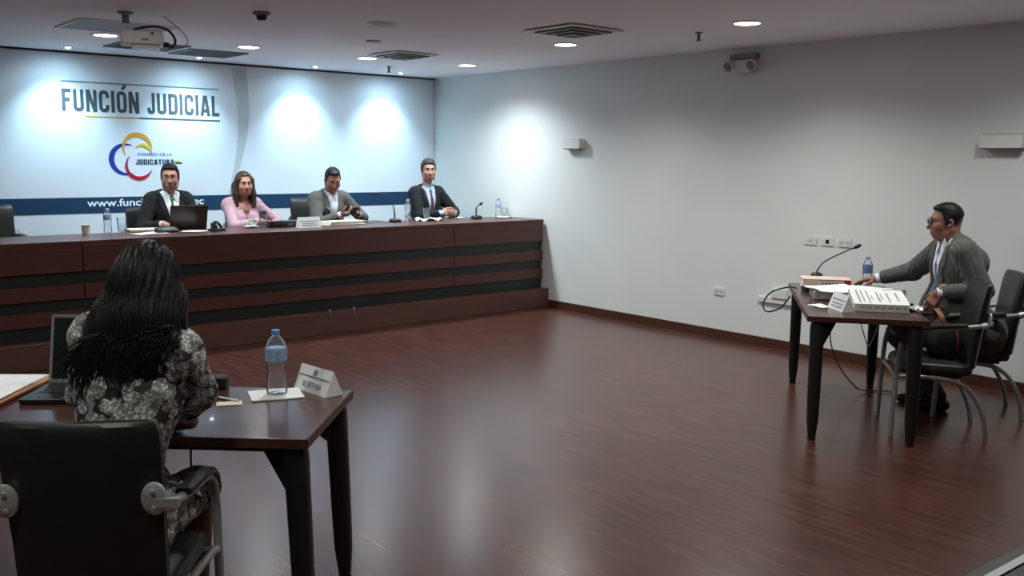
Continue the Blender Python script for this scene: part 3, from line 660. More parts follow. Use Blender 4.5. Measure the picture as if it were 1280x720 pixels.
# ------------------------------------------------------------------ chairs
def make_chair(label, loc, rz):
    t = thing('padded_armchair', label, 'chair', loc, rz, 'black padded armchairs')
    # seat: cushion with a waterfall front
    rings = []
    for y, zt, zb, hw in ((-.185, .445, .405, .19), (-.17, .455, .392, .215), (-.10, .462, .388, .228), (.08, .470, .390, .235), (.20, .468, .392, .235), (.235, .452, .396, .228), (.25, .425, .40, .215)):
        rings.append([(-hw, y, (zt+zb)/2-.006), (-hw+.012, y, zt-.010), (-hw+.05, y, zt), (0, y, zt-.006), (hw-.05, y, zt), (hw-.012, y, zt-.010), (hw, y, (zt+zb)/2-.006), (hw-.02, y, zb), (0, y, zb-.004), (-hw+.02, y, zb)])
    MB().loft(rings[::-1]).build('seat', LEATHER, t, smooth=True, bevel=.008)
    # backrest: tapered rounded pad, nearly upright below and reclined above
    rings = []
    for z, y, hw, th in ((.430, -.172, .190, .020), (.440, -.172, .207, .032), (.50, -.176, .212, .036), (.62, -.188, .214, .038), (.74, -.205, .219, .038), (.86, -.222, .222, .036), (.935, -.236, .222, .033), (.962, -.243, .216, .026), (.973, -.246, .202, .014)):
        ring = []
        for i in range(13):
            u = -1+2*i/12; ring.append((hw*u, y-.018*(1-u*u)*1.0+th*(1-abs(u)**6*.6), z))
        for i in range(13):
            u = 1-2*i/12; ring.append((hw*u, y-.018*(1-u*u)-th*(1-abs(u)**6*.6), z))
        rings.append(ring)
    MB().loft(rings).build('backrest', LEATHER, t, smooth=True)
    for s in (-1, 1):
        MB().tube([(s*.252, .285, .0), (s*.252, .275, .30), (s*.252, .262, .52), (s*.252, .235, .615), (s*.252, .17, .665), (s*.251, .06, .685), (s*.249, -.06, .695), (s*.244, -.14, .705), (s*.236, -.217, .715)], .0155, 10, smooth=4).build('arm_tube', GREYTUBE, t, smooth=True)
        MB().tube([(s*.250, .262, .375), (s*.24, .20, .378), (s*.225, .06, .375), (s*.215, -.08, .355), (s*.205, -.17, .30), (s*.195, -.235, .20), (s*.185, -.275, .09), (s*.18, -.29, .0)], .0145, 10, smooth=4).build('leg_tube', GREYTUBE, t, smooth=True)
        pad = []
        for y, z, hw, th in ((.250, .622, .020, .008), (.225, .650, .026, .011), (.17, .686, .028, .012), (.06, .707, .029, .012), (-.06, .715, .029, .012), (-.12, .719, .026, .010)):
            k = Vector((0, .35, 1)).normalized() if y > .15 else Vector((0, 0, 1))
            c_ = Vector((s*(.252 if y > .1 else .250), y, z))
            pad.append([c_+Vector((a*hw, 0, 0))+k*(b*th) for a, b in ((-1, -.3), (-.9, .5), (-.5, 1), (.5, 1), (.9, .5), (1, -.3), (.8, -.9), (-.8, -.9))])
        MB().loft(pad).build('arm_pad', BLACK_PLASTIC, t, smooth=True)
        M = frame((s*.212, -.254, .735), (1, 0, 0), (0, -.12, .993), (0, -.993, -.12))
        br = MB().lathe([(.050, -.006), (.050, .004), (.044, .008), (.001, .0085)], n=22, M=frame((s*.203, -.252, .745), (.72, 0, 0), (0, -.12, .993), (0, -.993, -.12))).box((.025*s, 0, .002), (.07, .026, .010), M).build('arm_bracket', CHROME, t, smooth=True)
        MB().lathe([(.022, -.02), (.022, .012), (.018, .016), (.001, .017)], n=14, M=frame((s*.238, -.223, .716), (1, 0, 0), (0, .3, .95), (0, -.95, .3))).build('arm_clamp', CHROME, br, smooth=True)
        for k in (-.026, .026):
            MB().lathe([(.007, .004), (.007, .012), (.001, .013)], n=10, M=frame((s*.201, -.254-.12*k, .745+.993*k), (1, 0, 0), (0, -.12, .993), (0, -.993, -.12))).build('bolt', CHROME, br, smooth=True)
    MB().box((0, .03, .380), (.40, .30, .016)).build('seat_plate', BLACK_PLASTIC, t)
    MB().tube([(-.246, .27, .37), (-.15, .265, .372), (.15, .265, .372), (.246, .27, .37)], .012, 8).build('cross_tube', GREYTUBE, t, smooth=True)
    return t
LC = (-6.520, -7.390); LF = (.585, .811)
chair = make_chair('black armchair with silver arm brackets, seat of the woman in floral dress', (LC[0], LC[1], 0), yaw_to(*LF))
RF = (-.609, .793)
dup(chair, (-1.435, -7.53, 0), yaw_to(*RF), 'empty black armchair drawn up to the right table, nearest the camera', 'black padded armchairs')
dup(chair, (-.79, -7.49, 0), yaw_to(*RF), 'black armchair the man in dark grey suit sits on, beside the white wall', 'black padded armchairs')
def dais_chair(x, y, rz, label, k=1.06):
    c = dup(chair, (x, y, PZ+.001), rz, label, 'black padded armchairs'); c.scale = (k, k, k); return c
dais_chair(-5.51, -1.00, PI, 'empty black chair behind the long desk, cut by the left edge')
dais_chair(-4.035, -1.00, PI+.10, 'black chair behind the long desk holding the man with green tie', 1.0)
dais_chair(-3.035, -1.00, PI, 'black chair behind the long desk holding the woman in pink', 1.0)
dais_chair(-2.255, -1.00, PI, 'black chair behind the long desk holding the man in grey jacket')
dais_chair(-.665, -1.00, PI, 'black chair behind the long desk holding the man in navy suit')

# ------------------------------------------------------------------ small items
def bottle(loc, label, h=.225, r=.032, cap=CAPBLUE, lab=LABELPALE, band=(.50, .72), group='plastic water bottles'):
    t = thing('water_bottle', label, 'bottle', loc, 0, group)
    s = h; prof = [(.001, .004), (r*.6, .002), (r*.92, .0), (r, .015), (r*.97, .04), (r*.86, s*.30), (r*.86, s*.36), (r*.97, s*.44), (r, s*.50), (r, s*.70), (r*.95, s*.76), (r*.70, s*.85), (r*.42, s*.90), (.0125, s*.92), (.0125, s*.97)]
    MB().lathe(prof, n=24).build('bottle_body', CLEAR, t, smooth=True)
    MB().lathe([(.015, s*.925), (.0165, s*.93), (.0165, s*.995), (.0145, s), (.001, s)], n=18).build('bottle_cap', cap, t, smooth=True)
    a, b = band
    MB().lathe([(r*1.012, s*a), (r*1.02, s*a+.002), (r*1.02, s*b-.002), (r*1.012, s*b)], n=24).build('bottle_label', lab, t, smooth=True)
    return t
def tumbler(loc, label, h=.105, r=.036, group='clear drinking glasses'):
    t = thing('drinking_glass', label, 'glass', loc, 0, group)
    MB().lathe([(.001, .001), (r*.74, 0), (r*.78, .004), (r, h), (r-.003, h), (r*.74, .010), (.001, .009)], n=22).build('glass_wall', GLASS, t, smooth=True)
    MB().lathe([(.001, .0101), (r*.70, .0101), (r*.80, h*.45), (.001, h*.45)], n=20).build('water', clear('drinking_water', (.95, .98, 1), .04), t, smooth=True)
    return t
def tent_card(loc, rz, label, w_, h_, dp, text=None, style=0, group=None):
    """folded card; local +Y face carries the writing (faces -Y)"""
    t = thing('name_plate', label, 'name plate', loc, rz, group)
    th = .0015; q = MB(); prof = [(-dp/2, .0), (0, h_), (dp/2, .0)]
    vs = [(sx*w_/2, y, z) for sx in (-1, 1) for y, z in prof]
    q.add(vs, [(0, 1, 2), (5, 4, 3), (0, 3, 4, 1), (1, 4, 5, 2), (2, 5, 3, 0)]); q.build('card', PAPER, t)
    L = math.hypot(dp/2, h_); up = Vector((0, dp/2/L, h_/L)); nrm = Vector((0, -h_/L, dp/2/L))
    def FM(x, s, off=.0006): return frame(Vector((x, -dp/2, 0))+up*s+nrm*off, (1, 0, 0), up, nrm)
    if style == 0:
        MB().box((0, 0, 0), (w_*.94, .004, .0008), FM(0, L*.60)).build('printed_rule', PRINT_GREY, t)
        text_mesh(text, 'printed_name', INKGREY, t, FM(-w_*.29, L*.20), w_*.58, L*.20, .0008, .015)
        q = MB(); 
        for k in range(3): a = k*2*PI/3; q.lathe([(.006, 0), (.009, .0004), (.006, .0008)], n=14, M=FM(.007*math.cos(a), L*.78+.006*math.sin(a)))
        q.build('printed_emblem', INKGREY, t)
    else:
        q = MB(); q.box((0, 0, 0), (w_*.85, .006, .0008), FM(0, L*.62)); q.build('printed_rule', BLUEINK if style == 1 else INKGREY, t)
        q = MB()
        random.seed(style)
        for r_ in (.40, .22):
            x = -w_*.33
            while x < w_*.30:
                l_ = random.uniform(.010, .03); q.box((x+l_/2, 0, 0), (l_, .010, .0008), FM(0, L*r_)); x += l_+.006
        q.build('printed_lines', INKGREY, t)
    return t
def sheet(name, loc, rz, label, w_, d_, cat='paper', m=PAPER, group=None, th=.0016, curl=.004, seed=1):
    rnd = random.Random(seed); q = MB(); n = 6; ph = rnd.uniform(0, 6)
    P = lambda i, j: (w_*(i/n-.5), d_*(j/n-.5), curl*(.5+.5*math.sin(i*.9+j*.6+ph)))
    vs = [P(i, j) for i in range(n+1) for j in range(n+1)]; vs += [(x, y, z+th) for x, y, z in vs]; N = (n+1)**2; fs = []
    for i in range(n):
        for j in range(n):
            a = i*(n+1)+j; fs += [(a, a+1, a+n+2, a+n+1), (N+a, N+a+n+1, N+a+n+2, N+a+1)]
    rim = [i*(n+1) for i in range(n+1)]+[n*(n+1)+j for j in range(1, n+1)]+[i*(n+1)+n for i in range(n-1, -1, -1)]+[j for j in range(n-1, 0, -1)]
    for k in range(len(rim)):
        a, b = rim[k], rim[(k+1) % len(rim)]; fs.append((a, b, N+b, N+a))
    q.add(vs, fs); o = q.build(name, m, None, smooth=False); o.location = loc; o.rotation_euler = (0, 0, rz)
    return tag(o, label, cat, group)

# --- on the long desk, left to right
DT = DZ+.001
t = thing('paper_cup', 'white paper cup standing alone on the long desk, at left', 'cup', (-4.88, -1.56, DT))
MB().lathe([(.001, .003), (.028, 0), (.036, .078), (.038, .080), (.037, .083), (.034, .081), (.027, .006), (.001, .006)], n=22).build('cup_wall', CUP_PAPER, t, smooth=True)
MB().lathe([(.0325, .024), (.0352, .050), (.0352, .052), (.0322, .026)], n=22)  .build('cup_sleeve', CERAMIC, t, smooth=True)
bottle((-4.665, -1.47, DT), 'clear water bottle on the long desk, left of the man with green tie', .215, .035, cap=PLASTIC_WHITE, lab=LABELPALE, band=(.52, .74))
tumbler((-4.53, -1.44, DT), 'clear glass beside the bottle, left of the man with green tie', .13, .045)
sheet('loose_paper', (-4.42, -1.80, DT), .3, 'white loose sheet at the desk edge, below the man with green tie', .30, .20, group='white sheets on the long desk', seed=2)
q = MB().box((0, 0, .012), (.30, .21, .022)); o = q.build('document_pile', PAPER_CREAM, None, bevel=.004); o.location = (-4.34, -1.50, DT+.0); o.rotation_euler = (0, 0, -.1); tag(o, 'thin pile of papers at the elbow of the man with green tie', 'papers')
t = thing('leather_pouch', 'black crumpled pouch on the long desk left of the open laptop', 'pouch', (-4.235, -1.74, DT), .2)
rings = [[(x*k, y*k2, z) for x, y in rrect(.22, .11, .04, 4)] for z, k, k2 in ((0, .9, .9), (.015, 1, 1), (.035, .95, .8), (.05, .7, .45), (.055, .4, .2))]
MB().loft(rings).build('pouch_body', LEATHER, t, smooth=True); MB().tube([(-.09, 0, .03), (-.13, -.02, .05), (-.11, -.05, .02), (-.05, -.06, .012)], .006, 6, smooth=4).build('pouch_strap', BLACK_PLASTIC, t, smooth=True)
def laptop(loc, rz, label, w_, d_, open_deg, lidmat, shm):
    """local: user sits at -Y, hinge at +Y"""
    t = thing('laptop', label, 'laptop', loc, rz, 'open laptops')
    MB().rbox((0, 0, .010), (w_, d_, .018), .012).build('base', BLACK_PLASTIC, t, bevel=.002)
    kb = MB()
    for r_ in range(5):
        for c_ in range(13): kb.box((-w_*.43+w_*.86*(c_+.5)/13, -d_*.08+r_*.026, .0195), (w_*.86/13-.004, .021, .002))
    kb.build('keyboard', mat('keycap_plastic', (.022, .023, .025), .5), t)
    MB().box((0, -d_*.32, .0195), (.10, .06, .001)).build('touchpad', PLASTIC_GREY, t)
    a = math.radians(open_deg); hy = d_/2-.006; hh = d_*.98
    up = Vector((0, -math.cos(a), math.sin(a))); nr = Vector((0, -math.sin(a), -math.cos(a)))
    M = frame((0, hy, .014), (1, 0, 0), up, -Vector(nr)*-1)
    ld = MB().add(*_rprism(w_, hh, .010, .004, M)).build('lid', lidmat, t, bevel=.0015)
    MB().box((0, hh/2+.004, .0052), (w_-.024, hh-.034, .001), M).build('screen', SCREEN_DARK, ld)
    q = MB(); 
    for c, s in (((0, hh-.004, .005), (w_-.006, .006, .0015)), ((w_/2-.004, hh/2, .005), (.006, hh-.004, .0015)), ((-w_/2+.004, hh/2, .005), (.006, hh-.004, .0015))): q.box(c, s, M)
    q.build('screen_rim', shm, ld)
    return t
def _rprism(w_, h_, r, th, M):
    poly = [(x, y+h_/2) for x, y in rrect(w_, h_, r, 4)]; m = MB().prism(poly, -th, th, M); return m.v, m.f
laptop((-3.955, -1.455, DT), PI-.10, 'open laptop with dark brown lid in front of the man with green tie', .345, .235, 108, LID, BLACK_PLASTIC)
sheet('loose_paper', (-3.99, -1.76, DT), .06, 'white sheet lying right in front of the dark brown laptop lid', .21, .15, group='white sheets on the long desk', seed=4)
t = thing('desk_phone', 'small black device with a lens standing between the laptop and the coffee cup', 'device', (-3.80, -1.84, DT), .4)
MB().box((0, 0, .012), (.14, .09, .024)).build('device_base', BLACK_PLASTIC, t, bevel=.005)
MB().box((-.035, 0, .050), (.045, .05, .055)).tube([(-.04, 0, .085), (.0, 0, .082), (.05, .01, .05), (.07, .01, .024)], .013, 8, smooth=4).build('device_arm', BLACK_PLASTIC, t, bevel=.004)
MB().lathe([(.012, 0), (.012, .004), (.001, .005)], n=12, M=frame((-.035, -.027, .062), (1, 0, 0), (0, 0, 1), (0, -1, 0))).build('device_lens', CHROME, t, smooth=True)
t = thing('coffee_cup', 'white ceramic coffee cup on a saucer before the woman in pink', 'cup', (-3.36, -1.62, DT))
MB().lathe([(.001, .002), (.035, 0), (.075, .012), (.076, .015), (.04, .006), (.001, .006)], n=26).build('saucer', CERAMIC, t, smooth=True)
MB().lathe([(.022, .007), (.026, .010), (.043, .050), (.046, .078), (.0435, .078), (.038, .048), (.02, .016), (.001, .014)], n=24, c=(.02, 0, 0)).build('cup_bowl', CERAMIC, t, smooth=True)
MB().tube([(-.022, 0, .062), (-.044, 0, .062), (-.050, 0, .042), (-.035, 0, .026), (-.014, 0, .028)], .005, 8, smooth=4).build('cup_handle', CERAMIC, t, smooth=True)
MB().lathe([(.001, .064), (.041, .064)], n=20, c=(.02, 0, 0)).build('coffee', mat('black_coffee', (.02, .01, .005), .2), t, smooth=True)
t = thing('water_jar', 'tall clear tumbler with grey band, right of the white coffee cup', 'glass', (-3.285, -1.73, DT))
MB().lathe([(.001, .002), (.033, 0), (.034, .006), (.036, .17), (.034, .17), (.032, .008), (.001, .008)], n=22).build('jar_wall', CLEAR, t, smooth=True)
MB().lathe([(.0365, .135), (.0375, .137), (.0375, .172), (.0365, .174)], n=22).build('jar_band', mat('slate_band', (.10, .13, .17), .5), t, smooth=True)
t = thing('equipment_case', 'long flat black case on the long desk, right of the woman in pink', 'case', (-3.00, -1.68, DT), -.05)
MB().rbox((0, 0, .031), (.42, .13, .06), .012).build('case_body', BLACK_PLASTIC, t, bevel=.006); MB().box((0, -.0655, .036), (.41, .002, .004)).build('case_seam', GRILLE, t)
MB().rbox((.0, -.068, .028), (.05, .006, .02), .003).build('case_latch', GRILLE, t)
tent_card((-2.885, -1.90, DT), .03, 'white folded name plate in front of the man in grey jacket', .245, .105, .08, style=3)
t = thing('document_folder', 'cream folder of papers on the desk under the hands of the man in grey jacket', 'folder', (-2.38, -1.66, DT), .05)
MB().box((0, 0, .004), (.48, .24, .007)).build('folder_cover', PAPER_CREAM, t, bevel=.002)
q = MB()
for i in range(6): q.box((.012*math.sin(i*2.1), .006*math.cos(i*1.7), .0095+.0038*i), (.42-.01*i, .215, .0036), Matrix.Rotation(.03*math.sin(i*1.3), 4, 'Z'))
q.build('folder_pages', PAPER, t)
MB().box((.03, .0, .0335), (.43, .22, .003), Matrix.Rotation(.05, 4, 'Z')).build('folder_flap', PAPER_CREAM, t)
t = thing('notebook', 'flat black notebook on the desk between the folder and the gooseneck microphone', 'notebook', (-1.97, -1.60, DT), .1)
MB().rbox((0, 0, .007), (.26, .17, .013), .01).build('notebook_cover', BLACK_PLASTIC, t, bevel=.002); MB().box((0, -.0855, .007), (.24, .003, .008)).build('notebook_pages', PAPER, t)
def goose_mic(loc, rz, label, stem, base=(.13, .105), flat=False):
    t = thing('gooseneck_microphone', label, 'microphone', loc, rz, 'gooseneck microphones')
    rings = [[(x*k, y*k, z) for x, y in rrect(base[0], base[1], .035, 5)] for z, k in ((0, .97), (.008, 1), (.024, .95), (.036, .72), (.040, .4))]
    b = MB().loft(rings).build('microphone_base', BLACK_PLASTIC, t, smooth=True)
    MB().lathe([(.012, .041), (.011, .044), (.001, .045)], n=12, c=(base[0]*.2, -base[1]*.15, -.004)).build('talk_button', PLASTIC_GREY, b, smooth=True)
    MB().tube(stem, [.0085]*2+[.0046]*(len(stem)-2), 8, smooth=5).build('gooseneck', BLACK_METAL, t, smooth=True)
    e = Vector(stem[-1]); d = (e-Vector(stem[-2])).normalized()
    MB().tube([e-d*.006, e, e+d*.015, e+d*.038, e+d*.05, e+d*.054], [.007, .012, .0145, .0145, .009, .002], 12).build('microphone_head', BLACK_PLASTIC, t, smooth=True)
    return t
goose_mic((-1.725, -1.68, DT), 0, 'gooseneck microphone on the desk left of the man in navy suit', [(0, .01, .03), (0, .012, .10), (-.01, .02, .17), (-.04, .05, .25), (-.10, .08, .30), (-.16, .10, .305)])
goose_mic((-.64, -1.73, DT), 0, 'gooseneck microphone on the desk right of the man in navy suit', [(0, .01, .03), (.002, .012, .10), (.004, .0, .14), (.006, -.05, .165)])
bottle((-1.47, -1.55, DT), 'crinkled clear water bottle on napkins before the man in navy suit', .235, .035, cap=PLASTIC_WHITE, lab=CLEAR, band=(.5, .7))
tumbler((-1.235, -1.58, DT+.010), 'clear drinking glass on the napkins before the man in navy suit', .125, .046)
def napkin(loc, label, w_, d_, seed, group='crumpled napkins on the long desk', hgt=.03):
    rnd = random.Random(seed); n = 9; q = MB(); vs = []
    ph = [rnd.uniform(0, 6) for _ in range(4)]
    for i in range(n+1):
        for j in range(n+1):
            x = w_*(i/n-.5); y = d_*(j/n-.5); e = min(i, n-i, j, n-j)/n
            z = .002+hgt*(.5+.5*math.sin(i*1.1+ph[0])*math.cos(j*1.4+ph[1]))*(1-min(1, e*2.6))*(1 if i != j else .6)
            vs.append((x+.012*math.sin(j*1.7+ph[2]), y+.012*math.sin(i*1.5+ph[3]), z))
    vs += [(x, y, z+.0015) for x, y, z in vs]; N = (n+1)**2; fs = []
    for i in range(n):
        for j in range(n):
            a = i*(n+1)+j; fs += [(a, a+1, a+n+2, a+n+1), (N+a, N+a+n+1, N+a+n+2, N+a+1)]
    rim = [i*(n+1) for i in range(n+1)]+[n*(n+1)+j for j in range(1, n+1)]+[i*(n+1)+n for i in range(n-1, -1, -1)]+[j for j in range(n-1, 0, -1)]
    for k in range(len(rim)): a, b = rim[k], rim[(k+1) % len(rim)]; fs.append((a, b, N+b, N+a))
    q.add(vs, fs); o = q.build('paper_napkin', PAPER, None, smooth=True); o.location = loc; return tag(o, label, 'napkin', group)
napkin((-1.275, -1.66, DT), 'crumpled white napkin around the glass before the man in navy suit', .30, .22, 3)
napkin((-.80, -1.60, DT), 'tiny crumpled white paper beside the right gooseneck microphone base', .07, .06, 5, hgt=.02)
napkin((-.20, -1.68, DT), 'flat white napkin by the bottle at the right end of the long desk', .22, .18, 8, hgt=.012)
bottle((-.165, -1.545, DT), 'clear water bottle with pale label at the right end of the long desk', .215, .033, cap=PLASTIC_GREY, lab=LABELPALE, band=(.50, .68))
tumbler((-.08, -1.56, DT), 'clear glass beside the bottle at the right end of the long desk', .11, .038)

# --- on the table of the woman in floral dress
def at(P, dz=0.0): return (P[0], P[1], P[2]+dz)
AXL = math.atan2(.6882, -.7255)
t = thing('document_folder', 'tan edged folder with large white sheets at the left end of the left table', 'folder', at(PL(1.475, .255), .001), AXL+.06)
MB().box((0, 0, .004), (.44, .60, .008)).build('folder_board', WOODEDGE, t, bevel=.001); MB().box((-.012, -.008, .0115), (.43, .585, .006)).build('folder_board', WOODEDGE, t, bevel=.001)
MB().box((.012, -.05, .0165), (.42, .50, .004)).build('folder_sheet', PAPER, t); MB().box((-.005, -.04, .0200), (.40, .50, .003), Matrix.Rotation(.03, 4, 'Z')).build('folder_sheet', PAPER, t)
lf = Vector((-6.578, -6.50)); ax = Vector((.80, -.60)); ay = Vector((.60, .80)); ctr = lf+ax*.205+ay*.15
laptop((ctr.x, ctr.y, TZ+.001), math.atan2(-.60, .80), 'open black laptop on the left table behind the woman in floral dress', .41, .285, 104, PLASTIC_GREY, GREYTUBE)
c_ = PL(.28, .118)
o = sheet('note_paper', at(c_, .0008), AXL+.42, 'white sheets lying under the large water bottle on the left table', .20, .165, th=.004, curl=.001, seed=6)
bottle((-5.742, -6.945, TZ+.0065), 'large clear water bottle with blue cap standing on white paper', .254, .0415, cap=CAPBLUE, lab=LABELPALE, band=(.52, .72))
BL = Vector((-5.640, -6.890)); BR = Vector((-5.622, -7.118)); d = (BR-BL).normalized(); n_ = Vector((d.y, -d.x))
n_ = n_ if n_.x > 0 else -n_
m_ = (BL+BR)/2+n_*.04
tent_card((m_.x, m_.y, TZ+.001), math.atan2(d.y, d.x), 'white folded name plate beside the large water bottle on the left table', .228, .098, .082, 'SECRETARIA', 0)
pa, pb = Vector((-5.965, -6.83)), Vector((-5.905, -6.985))
t = thing('ballpoint_pen', 'white pen with a violet end beside the sleeve of the floral dress', 'pen', (pa.x, pa.y, TZ+.006), math.atan2(pb.y-pa.y, pb.x-pa.x))
MB().tube([(0, 0, 0), (.135, 0, 0), (.150, 0, 0)], [.0052, .0052, .001], 8).build('pen_barrel', PAPER, t, smooth=True)
MB().tube([(-.002, 0, 0), (.045, 0, 0)], .006, 8).box((.022, 0, .007), (.04, .003, .002)).build('pen_cap', mat('violet_pen_plastic', (.07, .04, .32), .4), t, smooth=True)
sheet('visitor_card', at(PL(.415, .262), .0008), AXL+.35, 'small pale card lying beside the pen on the left table', .095, .060, cat='card', th=.001, curl=.0006, m=PAPER_CREAM)
t = thing('pencil_case', 'small black case on the table half hidden by the floral sleeve', 'case', at(PL(.565, .03), .001), AXL)
MB().rbox((0, 0, .026), (.12, .06, .05), .015).build('case_body', BLACK_PLASTIC, t, bevel=.006); MB().box((0, 0, .052), (.10, .004, .003)).build('case_zip', GRILLE, t)
e = PL(.40, .700)
t = thing('table_cable', 'thin black cable hanging from the front edge of the left table', 'cable', (e[0], e[1], 0))
MB().tube([(.02, .02, .738), (.012, .012, .70), (.005, -.01, .60), (-.012, -.015, .48), (-.05, .0, .30), (-.10, .06, .10), (-.14, .14, .012), (-.05, .30, .010)], .0042, 6, smooth=6).build('cable_run', BLACK_PLASTIC, t, smooth=True)

# --- on the right table
t = thing('lever_arch_file', 'thick document stack with printed top page, near end of the right table', 'documents', PR(-.53, .12, TZ+.001), RZR)
D_ = .34; W_ = .335       # local X = towards far end, Y = towards dais
def wedge(q, x0, x1, y0, y1, zl0, zl1, zh0, zh1):
    vs = [(x0, y0, zl0), (x1, y0, zl1), (x1, y1, zl1), (x0, y1, zl0), (x0, y0, zh0), (x1, y0, zh1), (x1, y1, zh1), (x0, y1, zh0)]
    return q.add(vs, [(3, 2, 1, 0), (4, 5, 6, 7), (0, 1, 5, 4), (1, 2, 6, 5), (2, 3, 7, 6), (3, 0, 4, 7)])
wedge(MB(), 0, D_, -W_/2, W_/2, 0, 0, .004, .004).build('file_cover', BOXGREY, t)
wedge(MB(), .004, D_-.01, -W_/2+.006, W_/2-.004, .0045, .0045, .047, .10).build('file_pages', mat('page_edges', (.60, .59, .54), .8, var=.15, scale=60), t)
sl = (.10-.047)/(D_-.014); ang = math.atan(sl)
TM = frame((.004, -W_/2+.004, .0485), (math.cos(ang), 0, math.sin(ang)), (0, 1, 0), (-math.sin(ang), 0, math.cos(ang)))
tp = MB().box((D_*.46, W_/2-.006, .001), (D_*.93, W_-.006, .002), TM).build('top_page', PAPER, t)
rnd = random.Random(3)
for k, (yy, a0, a1, th) in enumerate(((.285, .03, .27, .012), (.258, .05, .27, .009), (.225, .03, .27, .009), (.205, .10, .18, .006), (.165, .05, .26, .011), (.145, .10, .22, .007), (.105, .05, .24, .010), (.050, .08, .25, .011))):
    q = MB(); x = a0
    while x < a1: l_ = rnd.uniform(.012, .03); q.box((x+l_/2, yy, .0024), (l_, th, .0006), TM); x += l_+.005
    q.build('printed_line', INKGREY, tp)
q = MB()
for k in range(7): q.box((.0035, -W_/2+.03+.042*k, .028), (.0012, .018+.006*(k % 3), .010))
q.build('edge_stamp', INKGREY, t)
napkin(PR(-.38, .335, TZ+.001), 'small crumpled white tabs sticking out beside the document stack', .12, .10, 11, 'crumpled paper on the right table', .035)
MB_ = MB().lathe([(.001, 0), (.016, 0), (.018, .01), (.012, .032), (.001, .034)], n=14); o = MB_.build('ink_stamp', BLACK_PLASTIC, None, smooth=True); o.location = PR(-.30, .335, TZ+.001); tag(o, 'small black knob shaped stamp beside the document stack', 'stamp')
n0 = Vector((-1.936, -7.039)); n1 = Vector((-2.065, -7.225)); d = (n1-n0).normalized(); nn = Vector((-d.y, d.x)); m_ = (n0+n1)/2+(nn if nn.x > 0 else -nn)*.045
tent_card((m_.x, m_.y, TZ+.001), math.atan2(d.y, d.x), 'white folded name plate with blue line at the corner of the right table', .215, .105, .085, style=1)
sheet('loose_paper', PR(-.36, -.235, TZ+.001), RZR+.5, 'white slip of paper under the left side of the blue lined name plate', .14, .10, group='white sheets on the right table', seed=9)
t = thing('file_box', 'grey archive box under the white sheets on the right table', 'box', PR(.08, -.115, TZ+.001), RZR)
MB().box((0, 0, .029), (.30, .26, .056)).build('box_body', BOXGREY, t, bevel=.003); MB().box((-.1508, .05, .030), (.002, .07, .032)).build('box_label', PAPER, t)
MB().box((-.1508, -.06, .030), (.002, .03, .025)).build('box_finger_hole', DARKGAP, t)
sheet('loose_paper', PR(.05, -.11, TZ+.059), RZR+.25, 'white sheets spread over the grey archive box', .34, .30, group='white sheets on the right table', th=.005, curl=.014, seed=12)
sheet('loose_paper', PR(.14, .155, TZ+.0440), RZR-.10, 'white sheets lying under the far hand of the man in dark grey suit', .36, .30, group='white sheets on the right table', th=.004, curl=.012, seed=15)
q = MB()
q.box((0, 0, .022), (.30, .24, .042)); o = q.build('paper_ream', mat('ream_paper', (.62, .63, .60), .8, var=.08, scale=40), None, bevel=.003); o.location = PR(.12, .155, TZ+.001); o.rotation_euler = (0, 0, RZR); tag(o, 'pale ream of paper between the archive box and the seated man', 'papers')
t = thing('law_book', 'pale pink thick book with a red corner at the far end of the right table', 'book', PR(.595, -.10, TZ+.001), RZR)
MB().box((0, 0, .037), (.19, .335, .064)).build('page_block', PAPER, t); MB().box((0, 0, .0715), (.20, .345, .005)).box((0, 0, .0025), (.20, .345, .005)).build('book_cover', PINKCOVER, t, bevel=.001)
MB().box((-.0965, -.145, .037), (.006, .052, .0665)).build('cover_corner', REDCOVER, t); MB().box((-.0965, .115, .037), (.006, .10, .066)).build('cover_spine_label', PAPER_CREAM, t)
q = MB()
for k in range(5): q.box((-.0975, .03-.025*k, .045), (.002, .016, .012))
q.build('cover_print', mat('coral_print', (.55, .20, .14), .6), t)
m_ = goose_mic(PR(.735, -.13, TZ+.055), RZR, 'long gooseneck microphone curving over the pink book on the right table', [(0, 0, .0), (-.002, .0, .03), (.006, -.012, .07), (.0, -.055, .125), (.0, -.15, .18), (.0, -.262, .235)], base=(.09, .09))
m_.location = PR(.748, -.15, TZ+.0575)
q = thing('microphone_stand_block', 'dark block carrying the gooseneck microphone behind the pink book', 'stand', PR(.748, -.15, TZ+.001), RZR)
MB().rbox((0, 0, .027), (.08, .09, .052), .015).build('stand_body', BLACK_PLASTIC, q, bevel=.003); MB().rbox((0, 0, .054), (.06, .06, .003), .01).build('stand_pad', PLASTIC_GREY, q)
bottle(PR(.745, .215, TZ+.001), 'water bottle with dark blue label beside the man\'s far hand', .225, .036, cap=CAPBLUE, lab=LABELBLUE, band=(.46, .74))
t = thing('cable_adapter', 'black cable connector lying on the left edge of the right table', 'adapter', PR(.36, -.25, TZ+.001), RZR+.3)
MB().rbox((0, 0, .020), (.10, .06, .038), .012).build('adapter_body', BLACK_PLASTIC, t, bevel=.005); MB().tube([(-.05, 0, .018), (-.10, .0, .010), (-.15, -.02, .008)], .006, 7, smooth=4).build('adapter_lead', BLACK_PLASTIC, t, smooth=True)
o = thing('microphone_cable', 'dark cable looping off the left edge of the right table', 'cable', PR(.36, -.32, 0), RZR)
MB().tube([(.02, .0, TZ+.016), (.05, .05, TZ+.02), (.06, .17, TZ-.02), (.04, .23, TZ-.10), (.0, .21, TZ-.16), (-.03, .12, TZ-.13), (-.02, .06, TZ-.06), (.0, .05, TZ-.04)], .006, 7, smooth=6).build('cable_run', BLACK_PLASTIC, o, smooth=True)
o = thing('floor_cable', 'dark cable falling behind the right table and trailing across the floor', 'cable', PR(.30, -.05, 0), RZR)
